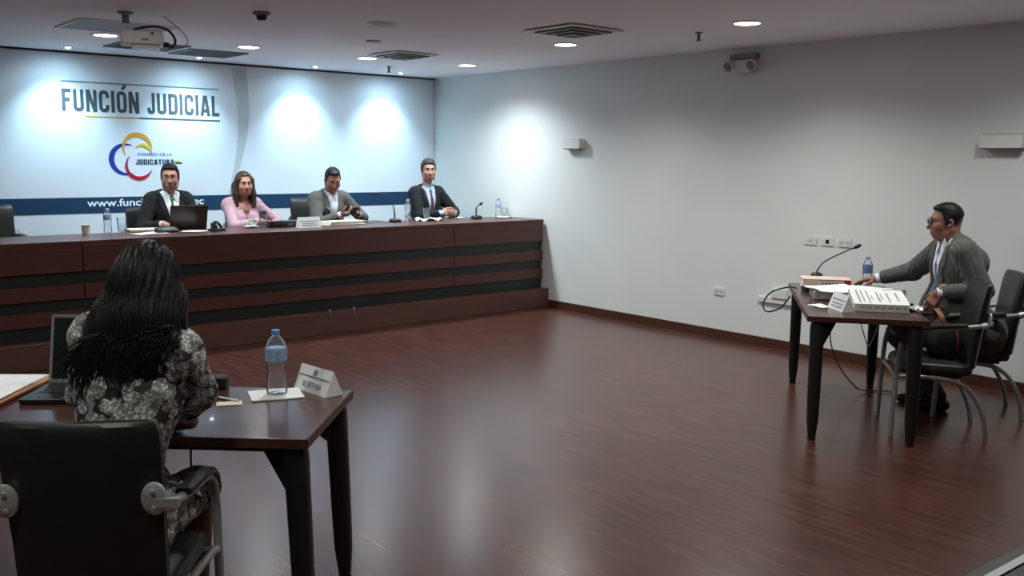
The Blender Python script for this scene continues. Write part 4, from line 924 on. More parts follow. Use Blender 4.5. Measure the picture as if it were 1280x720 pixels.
MB().tube([(-.02, 0, .70), (-.01, .03, .55), (.0, .02, .40), (.06, -.06, .22), (.20, -.20, .05), (.30, -.30, .010), (.32, -.42, .010), (.22, -.52, .010)], .005, 6, smooth=6).build('cable_run', BLACK_PLASTIC, o, smooth=True)
o = thing('white_cable', 'pale cable hanging below the middle of the right table', 'cable', PR(.34, .09, 0), RZR)
MB().tube([(0, .02, .72), (.01, -.02, .62), (.02, -.06, .50), (.0, -.10, .40), (-.04, -.14, .52), (-.05, -.16, .70)], .0045, 6, smooth=6).build('cable_run', WIRE_W, o, smooth=True)
t = thing('clear_folder', 'pale grey folder standing open between the documents and the seated man', 'folder', PR(-.115, .255, TZ+.001), RZR)
MB().box((0, 0, .050), (.004, .15, .10), Matrix.Rotation(-.25, 4, 'Y')).box((.03, 0, .002), (.14, .15, .003)).build('folder_leaf', mat('grey_folder_card', (.50, .51, .50), .6), t)
# bag on the near armchair
t = thing('shoulder_bag', 'dark bag with tan strap resting on the empty armchair', 'bag', (-1.325, -7.515, .472), yaw_to(*RF))
rings = [[(x*k+.0, y*k2, z) for x, y in rrect(.30, .15, .05, 5)] for z, k, k2 in ((0, .92, .9), (.02, 1, 1), (.12, 1, .95), (.19, .92, .6), (.215, .85, .25))]
MB().loft(rings).build('bag_body', mat('dark_bag_cloth', (.012, .013, .014), .7), t, smooth=True)
MB().tube([(-.12, .02, .19), (-.11, .03, .25), (-.05, .04, .285), (.03, .04, .285), (.09, .03, .25), (.10, .02, .19)], .017, 8, smooth=5, flat=.5).build('bag_strap', BROWN_LEATHER, t, smooth=True)
MB().tube([(-.125, -.05, .19), (-.155, -.06, .12), (-.158, -.06, .05)], .011, 8, smooth=4).build('bag_strap', mat('red_brown_leather', (.10, .018, .012), .5), t, smooth=True)

# dark case cut by the lower right corner of the picture
t = thing('storage_case', 'black trunk with grey edge strip, cut by the lower right corner', 'trunk', (-4.62, -9.80, 0), math.atan2(-.045, 1))
MB().box((0, 0, .355), (1.30, .74, .67)).build('trunk_body', BLACK_PLASTIC, t, bevel=.006)
MB().box((0, 0, .716), (1.33, .76, .046)).build('trunk_lid', BLACK_PLASTIC, t, bevel=.006)
MB().box((0, .33, .7405), (1.28, .022, .005)).build('edge_strip', CHROME, t)
q = MB().box((0, .382, .63), (.12, .012, .05)); q.build('trunk_latch', CHROME, t)
for sx in (-1, 1):
    for sy in (-1, 1): MB().lathe([(.02, 0), (.024, .004), (.022, .02)], n=12, c=(sx*.58, sy*.31, 0)).build('trunk_foot', BLACK_PLASTIC, t)

# ------------------------------------------------------------------ people
def V(*a): return np.array(a, float)
def unit(a): a = np.array(a, float); return a/np.linalg.norm(a)
def ik(Sh, W, l1, l2, pole):
    d = W-Sh; L = min(np.linalg.norm(d), (l1+l2)*.995); d = unit(d); a = (l1*l1-l2*l2+L*L)/(2*L); h = math.sqrt(max(l1*l1-a*a, 0))
    p = np.array(pole, float); p = unit(p-d*(p@d)); return Sh+d*a+p*h
def hand_prims(W, d, n, side, curl=(25, 30, 20), k=1.0, spread=.05, thumb_in=.35):
    d = unit(d); n = np.array(n, float); n = unit(n-d*(n@d)); s = np.cross(d, n)*(1 if side == 'R' else -1)
    R = np.stack([s, d, n], 1)
    P = [rc(W-d*.045*k, W+d*.012*k, .026*k, .027*k), rb(W+d*.048*k, (.031*k, .036*k, .006*k), .009*k, R, k=.015), el(W+d*.03*k+s*.022*k+n*.008*k, (.018*k, .03*k, .016*k), R, k=.012)]
    for i in range(4):
        b = W+d*(.086, .091, .087, .077)[i]*k+s*(.031-.0212*i)*k; a = 0
        f = (.96, 1.05, 1.0, .80)[i]*k; ds = unit(d+s*(spread*(1.5-i)))
        for L, c, r0, r1 in ((.044, curl[0]+i*3, .0098, .009), (.027, curl[1], .009, .0084), (.021, curl[2], .0084, .0072)):
            a += math.radians(c); e = b+(ds*math.cos(a)+n*math.sin(a))*L*f; P.append(rc(b, e, r0*k, r1*k, k=.004)); b = e
    b = W+d*.018*k+s*.026*k+n*.006*k
    for v, L, r0, r1 in ((d*.6+s*.72+n*thumb_in, .042, .0135, .0115), (d*.9+s*.25+n*(thumb_in+.1), .031, .0115, .0105), (d*.95+s*.05+n*(thumb_in+.2), .023, .0105, .0085)):
        e = b+unit(v)*L*k; P.append(rc(b, e, r0*k, r1*k, k=.006)); b = e
    return P
def person(label, loc, rz, c):
    root = thing('person', label, 'person', loc, rz)
    g = c.get('girth', 1.0); ks = c.get('torso', 1.0); hk = c.get('headk', 1.04); sw = c.get('sw', .175); lean = math.radians(c.get('lean', 6)); side = math.radians(c.get('side', 0))
    Hp = V(c.get('hx', 0), c.get('hy', 0), c['hip'])
    up = unit([math.sin(side), math.sin(lean), math.cos(lean)]); yb = unit(np.cross(up, [1, 0, 0])); xb = np.cross(yb, up)
    tw = math.radians(c.get('twist', 0)); xb, yb = xb*math.cos(tw)+yb*math.sin(tw), yb*math.cos(tw)-xb*math.sin(tw)
    B = np.stack([xb, yb, up], 1)
    def P(x, y, z): return Hp+B @ V(x, y, z*ks)
    bl = lambda X, Y, Z: [(X-Hp[0])*B[0, i]+(Y-Hp[1])*B[1, i]+(Z-Hp[2])*B[2, i] for i in range(3)]
    NB = P(0, -.012, .515)
    HC = np.array(c['head'], float) if 'head' in c else NB+B @ V(0, .035, .165)
    yw, pt, rl = [math.radians(a) for a in c.get('look', (0, 0, 0))]
    hy = unit([math.sin(yw)*math.cos(pt), math.cos(yw)*math.cos(pt), -math.sin(pt)]); hx = unit(np.cross(hy, [0, 0, 1])); hz = np.cross(hx, hy)
    hx, hz = hx*math.cos(rl)+hz*math.sin(rl), hz*math.cos(rl)-hx*math.sin(rl)
    RH = np.stack([hx, hy, hz], 1)
    def h(x, y, z): return HC+RH @ V(x, y, z)*hk
    HM = frame(HC, hx*hk, hy*hk, hz*hk)
    arms = {}
    for sd, sg in (('R', 1), ('L', -1)):
        Sh = P(sg*sw, 0, .455); a = c['arms'][sd]; W = np.array(a['w'], float)
        E_ = np.array(a['e'], float) if 'e' in a else ik(Sh, W, .285*c.get('armk', 1.04), .255*c.get('armk', 1.04), a.get('pole', (sg*.6, -.3, -1)))
        arms[sd] = (Sh, E_, W, a)
    fem = c.get('female', False)
    def torso(i):
        q = [el(P(0, 0, -.01), (.165*g+i, .125*g+i, .115+i), B, k=.05), el(P(0, .012*g, .16), (.148*g+i, .112*g+i, .17*ks+i), B, k=.06), el(P(0, .0, .34), (.168*(1+.4*(g-1))+i, .112*(1+.5*(g-1))+i, .155*ks+i), B, k=.06),
             rc(P(-sw+.015, -.012, .452), P(sw-.015, -.012, .452), .056+i, .056+i, k=.05)]
        for s in (-1, 1): q.append(rc(P(0, -.022, .515), P(s*.13, -.018, .474), .042+i, .046+i, k=.05))
        if fem:
            for s in (-1, 1): q.append(el(P(s*.075, .095, .31), (.062+i, .05+i, .062+i), B, k=.05))
        return q
    def sleeve(sd, i, end=.055, r=(.056, .046, .036)):
        Sh, E_, W, a = arms[sd]; f = unit(W-E_); r = [q_*c.get('armr', 1) for q_ in r]
        return [rc(Sh, E_, r[0]+i, r[1]+i, k=.04), rc(E_, W-f*end, r[1]+i*.8, r[2]+i*.6, k=.02)]
    kn = {sd: np.array(c.get('knees', {}).get(sd, (sg*.11, .44, c['hip']-.03)), float) for sd, sg in (('R', 1), ('L', -1))}
    an = {sd: np.array(c.get('ankles', {}).get(sd, (sg*.11, .42, .10)), float) for sd, sg in (('R', 1), ('L', -1))}
    def legs(i):
        q = []
        for sd, sg in (('R', 1), ('L', -1)):
            q += [rc(P(sg*.085, .0, -.01), kn[sd], .082+i, .058+i, k=.05), rc(kn[sd], an[sd], .055+i, .038+i, k=.03), rc(kn[sd]*.72+an[sd]*.28-V(0, .02, 0), kn[sd]*.45+an[sd]*.55-V(0, .01, 0), .054+i, .042+i, k=.03)]
        return q
    # ---- body: one continuous skin surface (fine at the head and the hands)
    coarse = torso(-.006)+legs(-.008)
    for sd in 'RL': coarse += sleeve(sd, -.012, .03, (.052, .044, .034))
    headp = [el(h(0, -.012, .030), (.075*hk, .094*hk, .090*hk), RH), el(h(0, .028, -.028), (.061*hk, .062*hk, .088*hk), RH, k=.03), el(h(0, .046, -.085), (.040*hk, .040*hk, .030*hk), RH, k=.03),
             rc(h(-.034, .078, .027), h(.034, .078, .027), .013*hk, .013*hk, k=.02)]
    for s in (-1, 1):
        headp += [el(h(s*.037, .060, -.030), (.030*hk, .030*hk, .034*hk), RH, k=.025), rc(h(s*.050, .02, -.085), h(s*.056, -.01, -.05), .020*hk, .022*hk, k=.03)]
    for s in (-1, 1): headp.append(el(h(s*.031, .098, .008), (.017*hk, .014*hk, .012*hk), RH, k=.012, op='s'))
    nz = c.get('nose', 1.0)
    headp += [rc(h(0, .086, .014), h(0, .086+.022*nz, -.030), .008*hk, .0125*hk, k=.014), el(h(-.012, .096, -.035), (.009*hk, .010*hk, .008*hk), RH, k=.008), el(h(.012, .096, -.035), (.009*hk, .010*hk, .008*hk), RH, k=.008),
              rc(h(-.019, .085, -.060), h(.019, .085, -.060), .0085*hk, .0085*hk, k=.012), rc(h(-.014, .082, -.071), h(.014, .082, -.071), .009*hk, .009*hk, k=.012)]
    for s in (-1, 1):
        headp += [el(h(s*.076, -.006, -.004), (.010*hk, .021*hk, .031*hk), RH, k=.008), el(h(s*.082, .002, -.002), (.006*hk, .010*hk, .017*hk), RH, k=.005, op='s')]
    nk = c.get('neck', .052)
    headp += [rc(h(0, -.028, -.055), NB, nk*hk, nk*1.08, k=.03)]
    if fem: headp += [rc(NB, P(0, -.005, .42), nk*1.1, .075, k=.05), el(P(0, .03, .42), (.125, .07, .09), B, k=.05)]
    else: headp += [rc(NB, P(0, -.03, .44), nk*1.05, .05, k=.03)]
    vox = c.get('vox', .008)
    parts = [nets(coarse, .013), nets(headp, c.get('headvox', .005))]
    for sd in 'RL':
        Sh, E_, W, a = arms[sd]; f = unit(W-E_)
        parts.append(nets(hand_prims(W, a.get('d', f), a.get('n', (0, 0, -1)), sd, a.get('curl', (25, 30, 20)), c.get('handk', 1.0), a.get('spread', .05), a.get('thumb', .35))+[rc(W-f*.10, W, .034, .026, k=.02)], c.get('handvox', .0035)))
    np_obj('body', parts, c['skin'], root)
    # ---- face details
    for s in (-1, 1):
        ey = MB().lathe([(.0118*math.sin(PI*i/8)+.0001, -.0118*math.cos(PI*i/8)) for i in range(9)], n=12, M=HM @ Matrix.Translation((s*.031, .0765, .009))).build('eye', EYEWHITE, root, smooth=True)
        MB().lathe([(.0058, 0), (.0055, .001), (.001, .0022)], n=10, M=HM @ frame((s*.031+c.get('gaze', 0), .0880, .008), (1, 0, 0), (0, 0, -1), (0, 1, 0))).build('iris', EYE, ey, smooth=True)
        MB().tube([(s*.012, .093, .027), (s*.028, .094, .033), (s*.046, .083, .029)], [.0035, .0042, .002], 6, M=HM, smooth=3).build('eyebrow', c['hairmat'], root, smooth=True)
    MB().tube([(-.022, .086, -.063), (-.008, .0945, -.060), (0, .095, -.062), (.008, .0945, -.060), (.022, .086, -.063)], [.001, .0042, .0036, .0042, .001], 7, M=HM, smooth=3).tube([(-.018, .086, -.068), (0, .093, -.071), (.018, .086, -.068)], [.001, .0052, .001], 7, M=HM, smooth=3).build('lips', c.get('lipmat', LIPS), root, smooth=True)
    if c.get('glasses'):
        gl = MB()
        for s in (-1, 1):
            pts = [(s*.032+x, .104-abs(x)*.10, .008+z) for x, z in rrect(.050, .034, .012, 3)]; gl.tube(pts+pts[:1], .0011, 6, M=HM)
            gl.tube([(s*.057, .100, .014), (s*.080, .06, .012), (s*.083, -.01, .008)], .0016, 6, M=HM)
        gl.tube([(-.008, .105, .010), (0, .108, .013), (.008, .105, .010)], .0016, 6, M=HM).build('glasses', BLACK_METAL, root, smooth=True)
        MB().box((-.032, .103, .008), (.046, .001, .030), HM).build('spectacle_lens', LENS, root); MB().box((.032, .103, .008), (.046, .001, .030), HM).build('spectacle_lens', LENS, root)
    # ---- hair
    hs = c['hair']; hm = c['hairmat']
    if hs == 'short':
        th = c.get('hairth', .010); tl = c.get('hairline', .084); 
        hp = [el(h(0, -.014, .033), (.076*hk+th, .095*hk+th, .091*hk+th*1.3), RH), el(h(0, -.055, -.02), (.060*hk+th, .05*hk+th, .06*hk), RH, k=.03)]
        hp += [el(h(0, .02, .098), (.055*hk, .055*hk, .018*hk+c.get('quiff', 0)), RH, k=.03)]
        for s in (-1, 1): hp.append(rc(h(s*.074, .016, .03), h(s*.074, .012, -.012), .008, .006, k=.01))
        def cut(X, Y, Z):
            lx, ly, lz = [((X-HC[0])*RH[0, i]+(Y-HC[1])*RH[1, i]+(Z-HC[2])*RH[2, i])/hk for i in range(3)]
            face = np.minimum(ly-.030-.25*np.maximum(lz-.02, 0), tl-.18*np.abs(lx)-lz)      # in front of the temples and below the hairline
            nape = np.minimum(-.075-.9*(ly+.09)-lz, .2+lz)
            low = -.028-.75*(ly+.02)-lz                                               # below a line from ear to nape
            return -np.maximum(np.minimum(face, .012+ly), low)*hk
        lo_, hi_ = HC-.18, HC+.18
        np_obj('hair', [nets(hp+[fn(cut, lo_, hi_, k=.008)], c.get('headvox', .005), (lambda X, Y, Z: .0022*np.sin(X*230+40*Y)*np.sin(Y*190+Z*60)*np.cos(Z*210)) if c.get('wavy') else None)], hm, root)
    elif hs == 'straight_long':
        hp = [el(h(0, -.014, .034), (.088*hk, .108*hk, .102*hk), RH)]
        for s in (-1, 1):
            hp += [rc(h(s*.070, .015, .04), h(s*.082, .012, -.10), .030*hk, .034*hk, k=.03), rc(h(s*.082, .012, -.10), h(s*.090, .030, -.215), .034*hk, .024*hk, k=.03), rc(h(s*.06, -.06, -.02), h(s*.075, -.06, -.2), .05*hk, .04*hk, k=.03)]
        hp.append(rc(h(0, -.075, 0), h(0, -.085, -.21), .06*hk, .05*hk, k=.04))
        def cut(X, Y, Z):
            lx, ly, lz = [((X-HC[0])*RH[0, i]+(Y-HC[1])*RH[1, i]+(Z-HC[2])*RH[2, i])/hk for i in range(3)]
            w_ = .060-.35*np.maximum(lz-.03, 0)
            return -np.minimum(np.minimum(ly-.02, w_-np.abs(lx)), .088-lz)*hk
        np_obj('hair', [nets(hp+[fn(cut, HC-.3, HC+.3, k=.012)], .005, lambda X, Y, Z: .002*np.sin((X+Y)*260))], hm, root)
    # ---- clothes
    top = c['top']
    if top == 'suit':
        i = .018; za = c.get('vz', .20); nw = c.get('vw', .078)
        wr = lambda X, Y, Z: .0035*np.sin(55*Z+30*X+20*np.sin(18*Y))*np.sin(41*Y-26*X+8*Z)
        jp = torso(i)+([el(P(0, .06+c['belly']*.5, .12), (.17*g+i, .12*g+i, .15*ks+i), B, k=.07), rc(P(-.10, -.085, .38), P(.10, -.085, .38), .098, .098, k=.08), rc(P(-.08, -.04, .475), P(.08, -.04, .475), .062, .062, k=.06)] if 'belly' in c else [])+sleeve('R', i)+sleeve('L', i)+[rc(P(-.10, -.03, -.03), P(.10, -.03, -.03), .115*g+i, .115*g+i, k=.05)]
        def vneck(X, Y, Z):
            x, y, z = bl(X, Y, Z); z = z/ks
            return np.maximum(np.abs(x)*.96-(z-za)*nw/(.50-za), .0-y)
        full = list(jp)
        jp = jp+[fn(vneck, P(0, 0, .3)-.42, P(0, 0, .3)+.42, k=.004), rc(P(0, -.018, .485), P(0, .01, .70), .062, .085, k=.006, op='s')]
        np_obj('jacket', [nets(jp, vox, wr)], c['topmat'], root)
        sp = torso(.006)+([el(P(0, .06+c['belly']*.5, .12), (.17*g+.006, .12*g+.006, .15*ks+.006), B, k=.07)] if 'belly' in c else [])+[rc(NB-up*.01, NB+B @ V(0, .006, .052), .061, .058, k=.01)]
        np_obj('shirt', [nets(sp+[rc(NB+up*.052, NB+up*.14, .060, .09, k=.004, op='s')], vox)], c['shirtmat'], root)
        for sd in 'RL':
            Sh, E_, W, a = arms[sd]; f = unit(W-E_); L_ = c.get('cuff', .02)
            MB().tube([W-f*.075, W-f*.02, W-f*(.022-L_)], [.037, .0365, .036], 14).build('shirt_cuff', c['shirtmat'], root, smooth=True)
        def sy(prims, x, z):
            ys = np.linspace(.32, -.02, 120); pts = np.array([P(x, y, z) for y in ys]); F = field(prims, pts[:, 0], pts[:, 1], pts[:, 2]); k = np.argmax(F < 0)
            return ys[k] if (F < 0).any() else .05
        # lapels
        for s in (-1, 1):
            inner = []; outer = []; n = 12
            for k in range(n+1):
                u = k/n; z = .505+(za-.505)*u; xi = (z-za)*nw/(.50-za); wd = .052*math.sin(PI*min(1, .25+u*.75))**.7*(1 if u < .99 else .3)
                if u > .30 and u < .38: wd *= .78
                for lst, x in ((inner, s*(xi+.0)), (outer, s*(xi+wd))): lst.append((x, sy(full, x, z)+(.006 if lst is inner else .010), z))
            vs = [tuple(P(*p)) for p in inner+outer]+[tuple(P(p[0], p[1]-.012, p[2])) for p in inner+outer]; m = n+1; N = 2*m; fs = []
            for k in range(n):
                a, b, c2, d = k, k+1, m+k+1, m+k; fs += [(a, b, c2, d), (N+d, N+c2, N+b, N+a), (b, a, N+a, N+b), (d, c2, N+c2, N+d)]
            MB().add(vs, fs).build('lapel', c['topmat'], root)
        for s in (-1, 1):
            pts = [(s*.010, .512), (s*.056, .548), (s*.066, .515), (s*.042, .450)]
            f_ = [P(x, max(sy(sp, x, min(z, .50)), .02 if z > .53 else -1)+(.010 if z < .53 else .004), z) for x, z in pts]; b_ = [p-yb*.005 for p in f_]
            MB().add([tuple(p) for p in f_+b_], [(0, 1, 2, 3), (7, 6, 5, 4)]+[(k, k+4, (k+1) % 4+4, (k+1) % 4) for k in range(4)]).build('shirt_collar', c['shirtmat'], root)
        if c.get('tie'):
            rows = []; zs = [.508, .492, .478, .47, .40, .32, .25, .18, .10, .03]; ws = [.015, .019, .017, .013, .021, .026, .029, .032, .034, .034]
            for z, w_ in zip(zs, ws):
                y = sy(sp, 0, z)+(.012 if z > .475 else .006); off = c.get('tieoff', 0)*(.5-z)
                rows.append([P(off-w_, y-.004, z), P(off, y+.004, z), P(off+w_, y-.004, z), P(off, y-.012, z)])
            MB().loft(rows).build('tie', c['tie'], root, smooth=True)
        for k in range(2):
            x = .012; z = za-.02-.09*k; b_ = V(*P(x, sy(full, x, z)+.003, z))
            MB().lathe([(.009, -.002), (.009, .003), (.001, .004)], n=10, M=frame(b_, xb, -up, yb)).build('jacket_button', BLACK_PLASTIC, root, smooth=True)
    elif top in ('blouse', 'dress'):
        i = .012; bp_ = torso(i)+sleeve('R', i, c.get('slend', .06), (.050, .041, .034))+sleeve('L', i, c.get('slend', .06), (.050, .041, .034)); 
        if top == 'dress':
            for sd, sg in (('R', 1), ('L', -1)): bp_.append(rc(P(sg*.085, 0, -.01), kn[sd], .092+i, .066+i, k=.07))
            bp_.append(rc(P(-.08, -.02, -.02), P(.08, -.02, -.02), .125, .125, k=.06))
        za = c.get('vz', .40); nw = c.get('vw', .05)
        def vneck(X, Y, Z):
            x, y, z = bl(X, Y, Z); z = z/ks; return np.maximum(np.abs(x)*.96-(z-za)*nw/(.50-za), .0-y)
        cutp = [rc(P(0, -.012, .50), P(0, .01, .72), .058, .09, k=.006, op='s')]
        if c.get('vcut', True): cutp.append(fn(vneck, P(0, 0, .3)-.42, P(0, 0, .3)+.42, k=.006))
        np_obj(top, [nets(bp_+cutp, vox, lambda X, Y, Z: .003*np.sin(60*Z+35*X+12*np.sin(20*Y))*np.sin(45*Y-30*X))], c['topmat'], root)
        for sd in 'RL':
            Sh, E_, W, a = arms[sd]; f = unit(W-E_); e_ = c.get('slend', .06)
            MB().tube([W-f*(e_+.0), W-f*(e_-.028), W-f*(e_-.038)], [.041, .0425, .040], 14).build('cuff', c['topmat'], root, smooth=True)
    if top == 'dress': root_field = bp_
    else: root_field = None
    if c.get('trousers'):
        np_obj('trousers', [nets(legs(.014)+[el(P(0, -.01, -.02), (.175*g, .135*g, .115), B, k=.05)], max(vox, .009), lambda X, Y, Z: .003*np.sin(40*Z+20*X)*np.sin(35*Y))], c['trousers'], root)
    for sd, sg in (('R', 1), ('L', -1)):
        A_ = an[sd]; fd = unit(c.get('footdir', (sg*.12, 1, 0))); z0 = A_[2]-.10
        sp_ = [rc(V(A_[0], A_[1]-.02, z0+.045), A_-V(0, 0, .03), .040, .042, k=.03), rc(V(A_[0], A_[1], z0+.042)-fd*.035, V(A_[0], A_[1], z0+.036)+fd*.10, .040, .040, k=.03), rc(V(A_[0], A_[1], z0+.036)+fd*.10, V(A_[0], A_[1], z0+.030)+fd*.17, .040, .030, k=.02), fn(lambda X, Y, Z: Z-z0+0*X+0*Y, V(A_[0]-.4, A_[1]-.4, z0-.1), V(A_[0]+.4, A_[1]+.4, z0+.02), k=.003)]
        np_obj('shoe', [nets(sp_, .008)], SHOE, root)
    return dict(root=root, cloth=root_field, P=P, h=h, HM=HM, HC=HC, arms=arms, RH=RH, B=B)

DY = PI
m1 = person('man with glasses, black suit and green tie, sitting behind the open laptop', (-3.955, -1.02, PZ+.001), DY, dict(
    hip=.575, torso=1.06, sw=.172, lean=7, girth=1.06, look=(24, 3, 0), skin=SKIN_MID, hair='short', hairmat=HAIR_BLACK, hairth=.009, glasses=True, top='suit', topmat=SUIT_BLACK, shirtmat=SHIRT_WHITE, tie=TIE_GREEN, trousers=TROUSER, vz=.16, vw=.085, tieoff=0,
    arms=dict(R=dict(w=(.17, .36, .845), pole=(.7, -.2, -1), d=(-.3, 1, -.1), n=(0, 0, -1)), L=dict(w=(-.10, .36, .845), pole=(-.6, -.3, -1), d=(.1, 1, -.1), n=(0, 0, -1)))))
w1 = person('woman in pink blouse with long brown hair, sitting behind the coffee cup', (-3.20, -1.02, PZ+.001), DY, dict(
    hip=.55, torso=.97, sw=.152, lean=8, girth=.92, female=True, look=(8, 2, 0), skin=SKIN_LIGHT, hair='straight_long', hairmat=HAIR_BROWN, top='blouse', topmat=PINK, trousers=TROUSER, vz=.30, vw=.055, headk=1.0, neck=.045,
    arms=dict(R=dict(w=(-.06, .36, .835), pole=(1, .2, -.6), d=(-1, .35, -.05), n=(0, 0, -1), curl=(20, 30, 20)), L=dict(w=(-.235, .36, .84), pole=(-1, -.3, -.7), d=(.55, .85, -.05), n=(0, 0, -1), curl=(30, 35, 25)))))
m3 = person('man in grey jacket and white shirt, bowed over the phone in his hands', (-2.20, -1.00, PZ+.001), DY, dict(
    hip=.57, torso=1.04, sw=.18, lean=13, girth=1.12, look=(14, 27, 0), skin=SKIN_BROWN, hair='short', hairmat=HAIR_BLACK, hairth=.005, top='suit', topmat=SUIT_GREY, shirtmat=SHIRT_WHITE, trousers=TROUSER, vz=.10, vw=.066, neck=.056, cuff=.035,
    arms=dict(R=dict(w=(.01, .36, .872), pole=(1, -.2, -.8), d=(-.85, .5, .15), n=(-.2, -.35, .9), curl=(35, 50, 30), thumb=.8), L=dict(w=(-.205, .36, .872), pole=(-1, -.2, -.8), d=(.85, .5, .15), n=(.2, -.35, .9), curl=(35, 50, 30), thumb=.8))))
m4 = person('man in navy suit and plum tie with hands clasped, sitting nearest the room corner', (-.86, -1.00, PZ+.001), DY, dict(
    hip=.60, torso=1.04, sw=.175, lean=6, head=(0, .085, 1.345), look=(22, 4, 0), skin=SKIN_MID, hair='short', hairmat=HAIR_GREY, hairth=.012, wavy=True, quiff=.010, top='suit', topmat=SUIT_NAVY, shirtmat=SHIRT_BLUE, tie=TIE_PLUM, trousers=TROUSER, vz=.12, vw=.080, tieoff=-.05, cuff=.03,
    arms=dict(R=dict(w=(-.02, .345, .85), pole=(1, -.2, -.8), d=(-.9, .42, .10), n=(-.1, -.9, -.35), curl=(40, 55, 30)), L=dict(w=(-.19, .35, .85), pole=(-1, -.3, -.8), d=(.65, .7, .1), n=(.3, -.9, -.3), curl=(40, 55, 30)))))
# the phone in the hands of the man in grey jacket
ph = thing('mobile_phone', 'black phone held up in both hands by the man in grey jacket', 'phone', (-2.105, -1.455, 1.135), PI)
MB().rbox((0, 0, 0), (.075, .15, .009), .010, Matrix.Rotation(.55, 4, 'X')).build('phone_body', BLACK_PLASTIC, ph, bevel=.002); MB().box((0, 0, .0050), (.068, .138, .0006), Matrix.Rotation(.55, 4, 'X')).build('phone_screen', SCREEN_DARK, ph)

mr = person('man in dark grey suit leaning over the papers on the right table', (-.80, -7.50, 0), yaw_to(*RF), dict(
    hip=.575, hy=.045, torso=1.20, sw=.195, lean=15, girth=1.34, belly=.10, twist=11, armr=1.14, vox=.007, headvox=.004, handvox=.003, head=(.01, .235, 1.305), look=(-4, 4, 0), skin=SKIN_BROWN, hair='short', hairmat=HAIR_BLACK, hairth=.005, glasses=True, nose=1.15, neck=.058,
    top='suit', topmat=SUIT_MOSS, shirtmat=SHIRT_WHITE, tie=TIE_BLUE, trousers=TROUSER_GREY, vz=.10, vw=.085, cuff=.035, armk=1.05, tieoff=0,
    knees=dict(R=(.13, .47, .535), L=(-.15, .52, .525)), ankles=dict(R=(.10, .26, .10), L=(-.07, .22, .10)),
    arms=dict(R=dict(w=(.36, .60, .860), e=(.34, .36, .925), d=(.35, .9, -.18), n=(0, -.1, -1), curl=(12, 15, 10)), L=dict(w=(-.235, .30, .845), e=(-.275, .045, .875), d=(.05, .55, -.85), n=(.75, -.55, -.3), curl=(25, 30, 20)))))

# ------------------------------------------------------------------ the woman in the floral dress, seen from behind
WF = (.66, .75)
wf = person('woman with long black hair in floral dress, seen from behind at the left table', (-6.445, -7.355, 0), yaw_to(*WF), dict(
    hip=.575, hx=-.068, hy=-.045, torso=1.22, sw=.142, lean=6, side=10.5, girth=.86, vox=.006, female=True, head=(.062, .045, 1.312), look=(4, 3, 0), skin=SKIN_DARK, hair='none', hairmat=HAIR_BLACK, top='dress', topmat=FLORAL, vcut=False, slend=.115, handvox=.003, handk=1.08, headk=1.04,
    knees=dict(R=(.075, .37, .535), L=(-.12, .40, .54)), ankles=dict(R=(.07, .36, .10), L=(-.11, .38, .10)),
    arms=dict(R=dict(w=(.058, .245, .812), e=(.200, .075, .958), d=(-.95, .25, -.12), n=(-.15, -.25, -.9), curl=(50, 55, 35), thumb=.5), L=dict(w=(-.13, .40, .822), pole=(-1, -.3, -.6), d=(.6, .75, -.05), n=(0, 0, -1), curl=(35, 40, 25)))))
HC = wf['HC']
hp = [el(HC+V(0, -.012, .026), (.092, .112, .112), k=.03), el(HC+V(-.005, -.055, -.06), (.108, .082, .135), k=.05), el(HC+V(-.04, -.085, -.17), (.125, .062, .12), k=.06), el(HC+V(-.085, -.085, -.225), (.105, .05, .10), k=.05), rc(HC+V(.085, -.02, -.05), HC+V(.108, -.055, -.20), .038, .026, k=.05), rc(HC+V(-.085, -.01, -.03), HC+V(-.13, -.03, -.20), .035, .035, k=.05), rc(HC+V(-.095, -.055, -.10), HC+V(-.160, -.085, -.235), .052, .026, k=.06), rc(HC+V(.02, -.08, -.10), HC+V(.03, -.105, -.25), .07, .035, k=.06)]
def facecut(X, Y, Z):
    lx, ly, lz = X-HC[0], Y-HC[1], Z-HC[2]; return -np.minimum(np.minimum(ly-.025, .062-np.abs(lx)), .085-lz)
mass = nets(hp+[fn(facecut, HC-.4, HC+.4, k=.012)], .005, lambda X, Y, Z: .0030*np.sin(95*np.arctan2(X-HC[0], -(Y-HC[1]-.25))+4*np.sin(17*Z))+.0016*np.sin(210*np.arctan2(X-HC[0], -(Y-HC[1]-.25))+7*np.sin(13*Z)))
rnd = random.Random(21); q = MB()
gx = np.linspace(HC[0]-.26, HC[0]+.20, 47); gz = np.linspace(HC[2]-.42, HC[2]-.02, 41); gy = np.linspace(-.30, .06, 91)       # back surface of the dress
FX, FY, FZ = np.meshgrid(gx, gy, gz, indexing='ij'); FF = np.minimum(field(wf['cloth'], FX, FY, FZ), field(hp, FX, FY, FZ)); hit_ = (FF < 0)
back_y = np.where(hit_.any(1), gy[np.argmax(hit_, 1)], .05)
def ysurf(x, z):
    i_ = int(np.clip(round((x-gx[0])/(gx[1]-gx[0])), 0, 46)); k_ = int(np.clip(round((z-gz[0])/(gz[1]-gz[0])), 0, 40)); return back_y[i_, k_]
locks = []
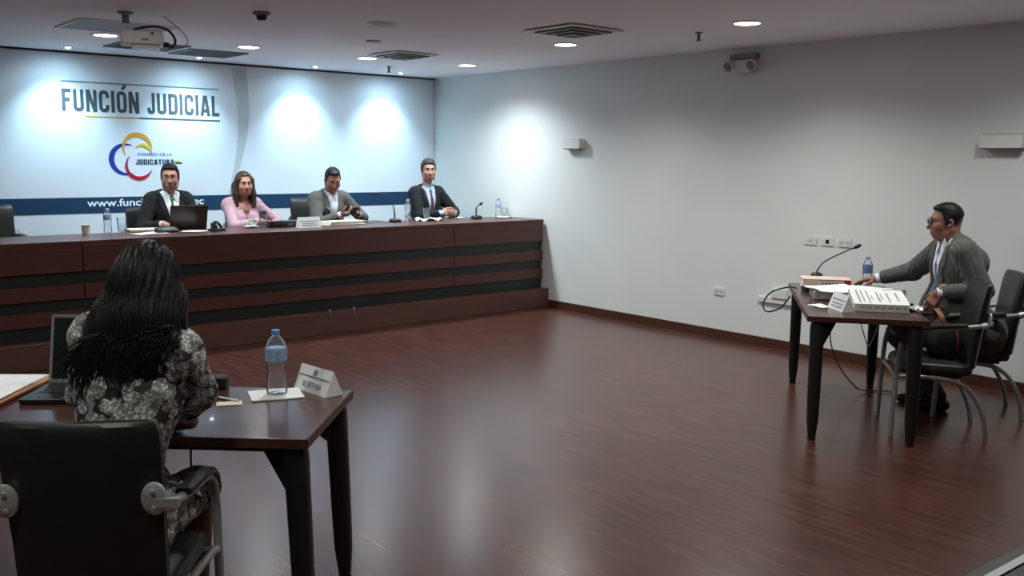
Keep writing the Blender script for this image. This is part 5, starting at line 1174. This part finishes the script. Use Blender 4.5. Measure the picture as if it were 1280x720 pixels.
for k in range(34):
    u = k/33; xe = HC[0]-.205+.325*u+rnd.uniform(-.01, .01)
    dep = .17+rnd.uniform(0, .15) if u < .62 else .145+rnd.uniform(0, .07)
    if u < .15: dep = .20+rnd.uniform(0, .09)
    locks.append((u, xe, HC[2]-dep, rnd.uniform(0, 6.3), rnd.uniform(.004, .012), rnd.uniform(.28, .5)))
for k in range(520):
    u, xe0, ze0, w0, am, fr = locks[k % 34]
    u = min(1, max(0, u+rnd.uniform(-.12, .12))); th = math.radians(-200+215*u); sx = math.cos(th); sn = math.sin(th)
    c0 = HC+V(.03*sx+rnd.uniform(-.012, .012), .035*sn-.005, .134-rnd.uniform(0, .012))
    a = HC+V(.097*sx, .114*sn-.012, rnd.uniform(.0, .05))
    jit = rnd.uniform(-.016, .016); ze = ze0+rnd.uniform(-.03, .05)
    b = V(HC[0]+.108*sx+rnd.uniform(-.010, .010), HC[1]-.128+.085*abs(sx)**2, HC[2]-.11-rnd.uniform(0, .04))
    e_ = V(xe0+jit, -.12, ze); m_ = V(b[0]*.45+(xe0+jit*1.4)*.55, -.11, b[2]*.5+ze*.5)
    R0 = rnd.uniform(.0020, .0042); Pc, R_ = catmull([Vector(p) for p in (c0, a, b, m_, e_)], [.0016, R0, R0, R0*.85, .0006], 8)
    w1 = w0+rnd.uniform(-.5, .5); out = []; off = rnd.uniform(.002, .014)
    for i, p in enumerate(Pc):
        g_ = min(1, max(0, (i-9)/12)); x = p.x+am*g_*math.sin(w1+i*fr); y = p.y
        if p.z < HC[2]-.03: y = min(y, ysurf(x, p.z)-off) if i > 20 else min(y, ysurf(x, p.z)-off*.5)
        out.append([x, y, p.z])
    o_ = np.array(out); 
    for _ in range(3): o_[1:-1, 1] = (o_[:-2, 1]+2*o_[1:-1, 1]+o_[2:, 1])/4
    q.tube(o_.tolist(), R_, 5)
lv = np.array(q.v); lq = np.array([f if len(f) == 4 else f[:4] for f in q.f if len(f) == 4])
np_obj('hair', [mass, (lv, lq)], HAIR_BLACK, wf['root'])
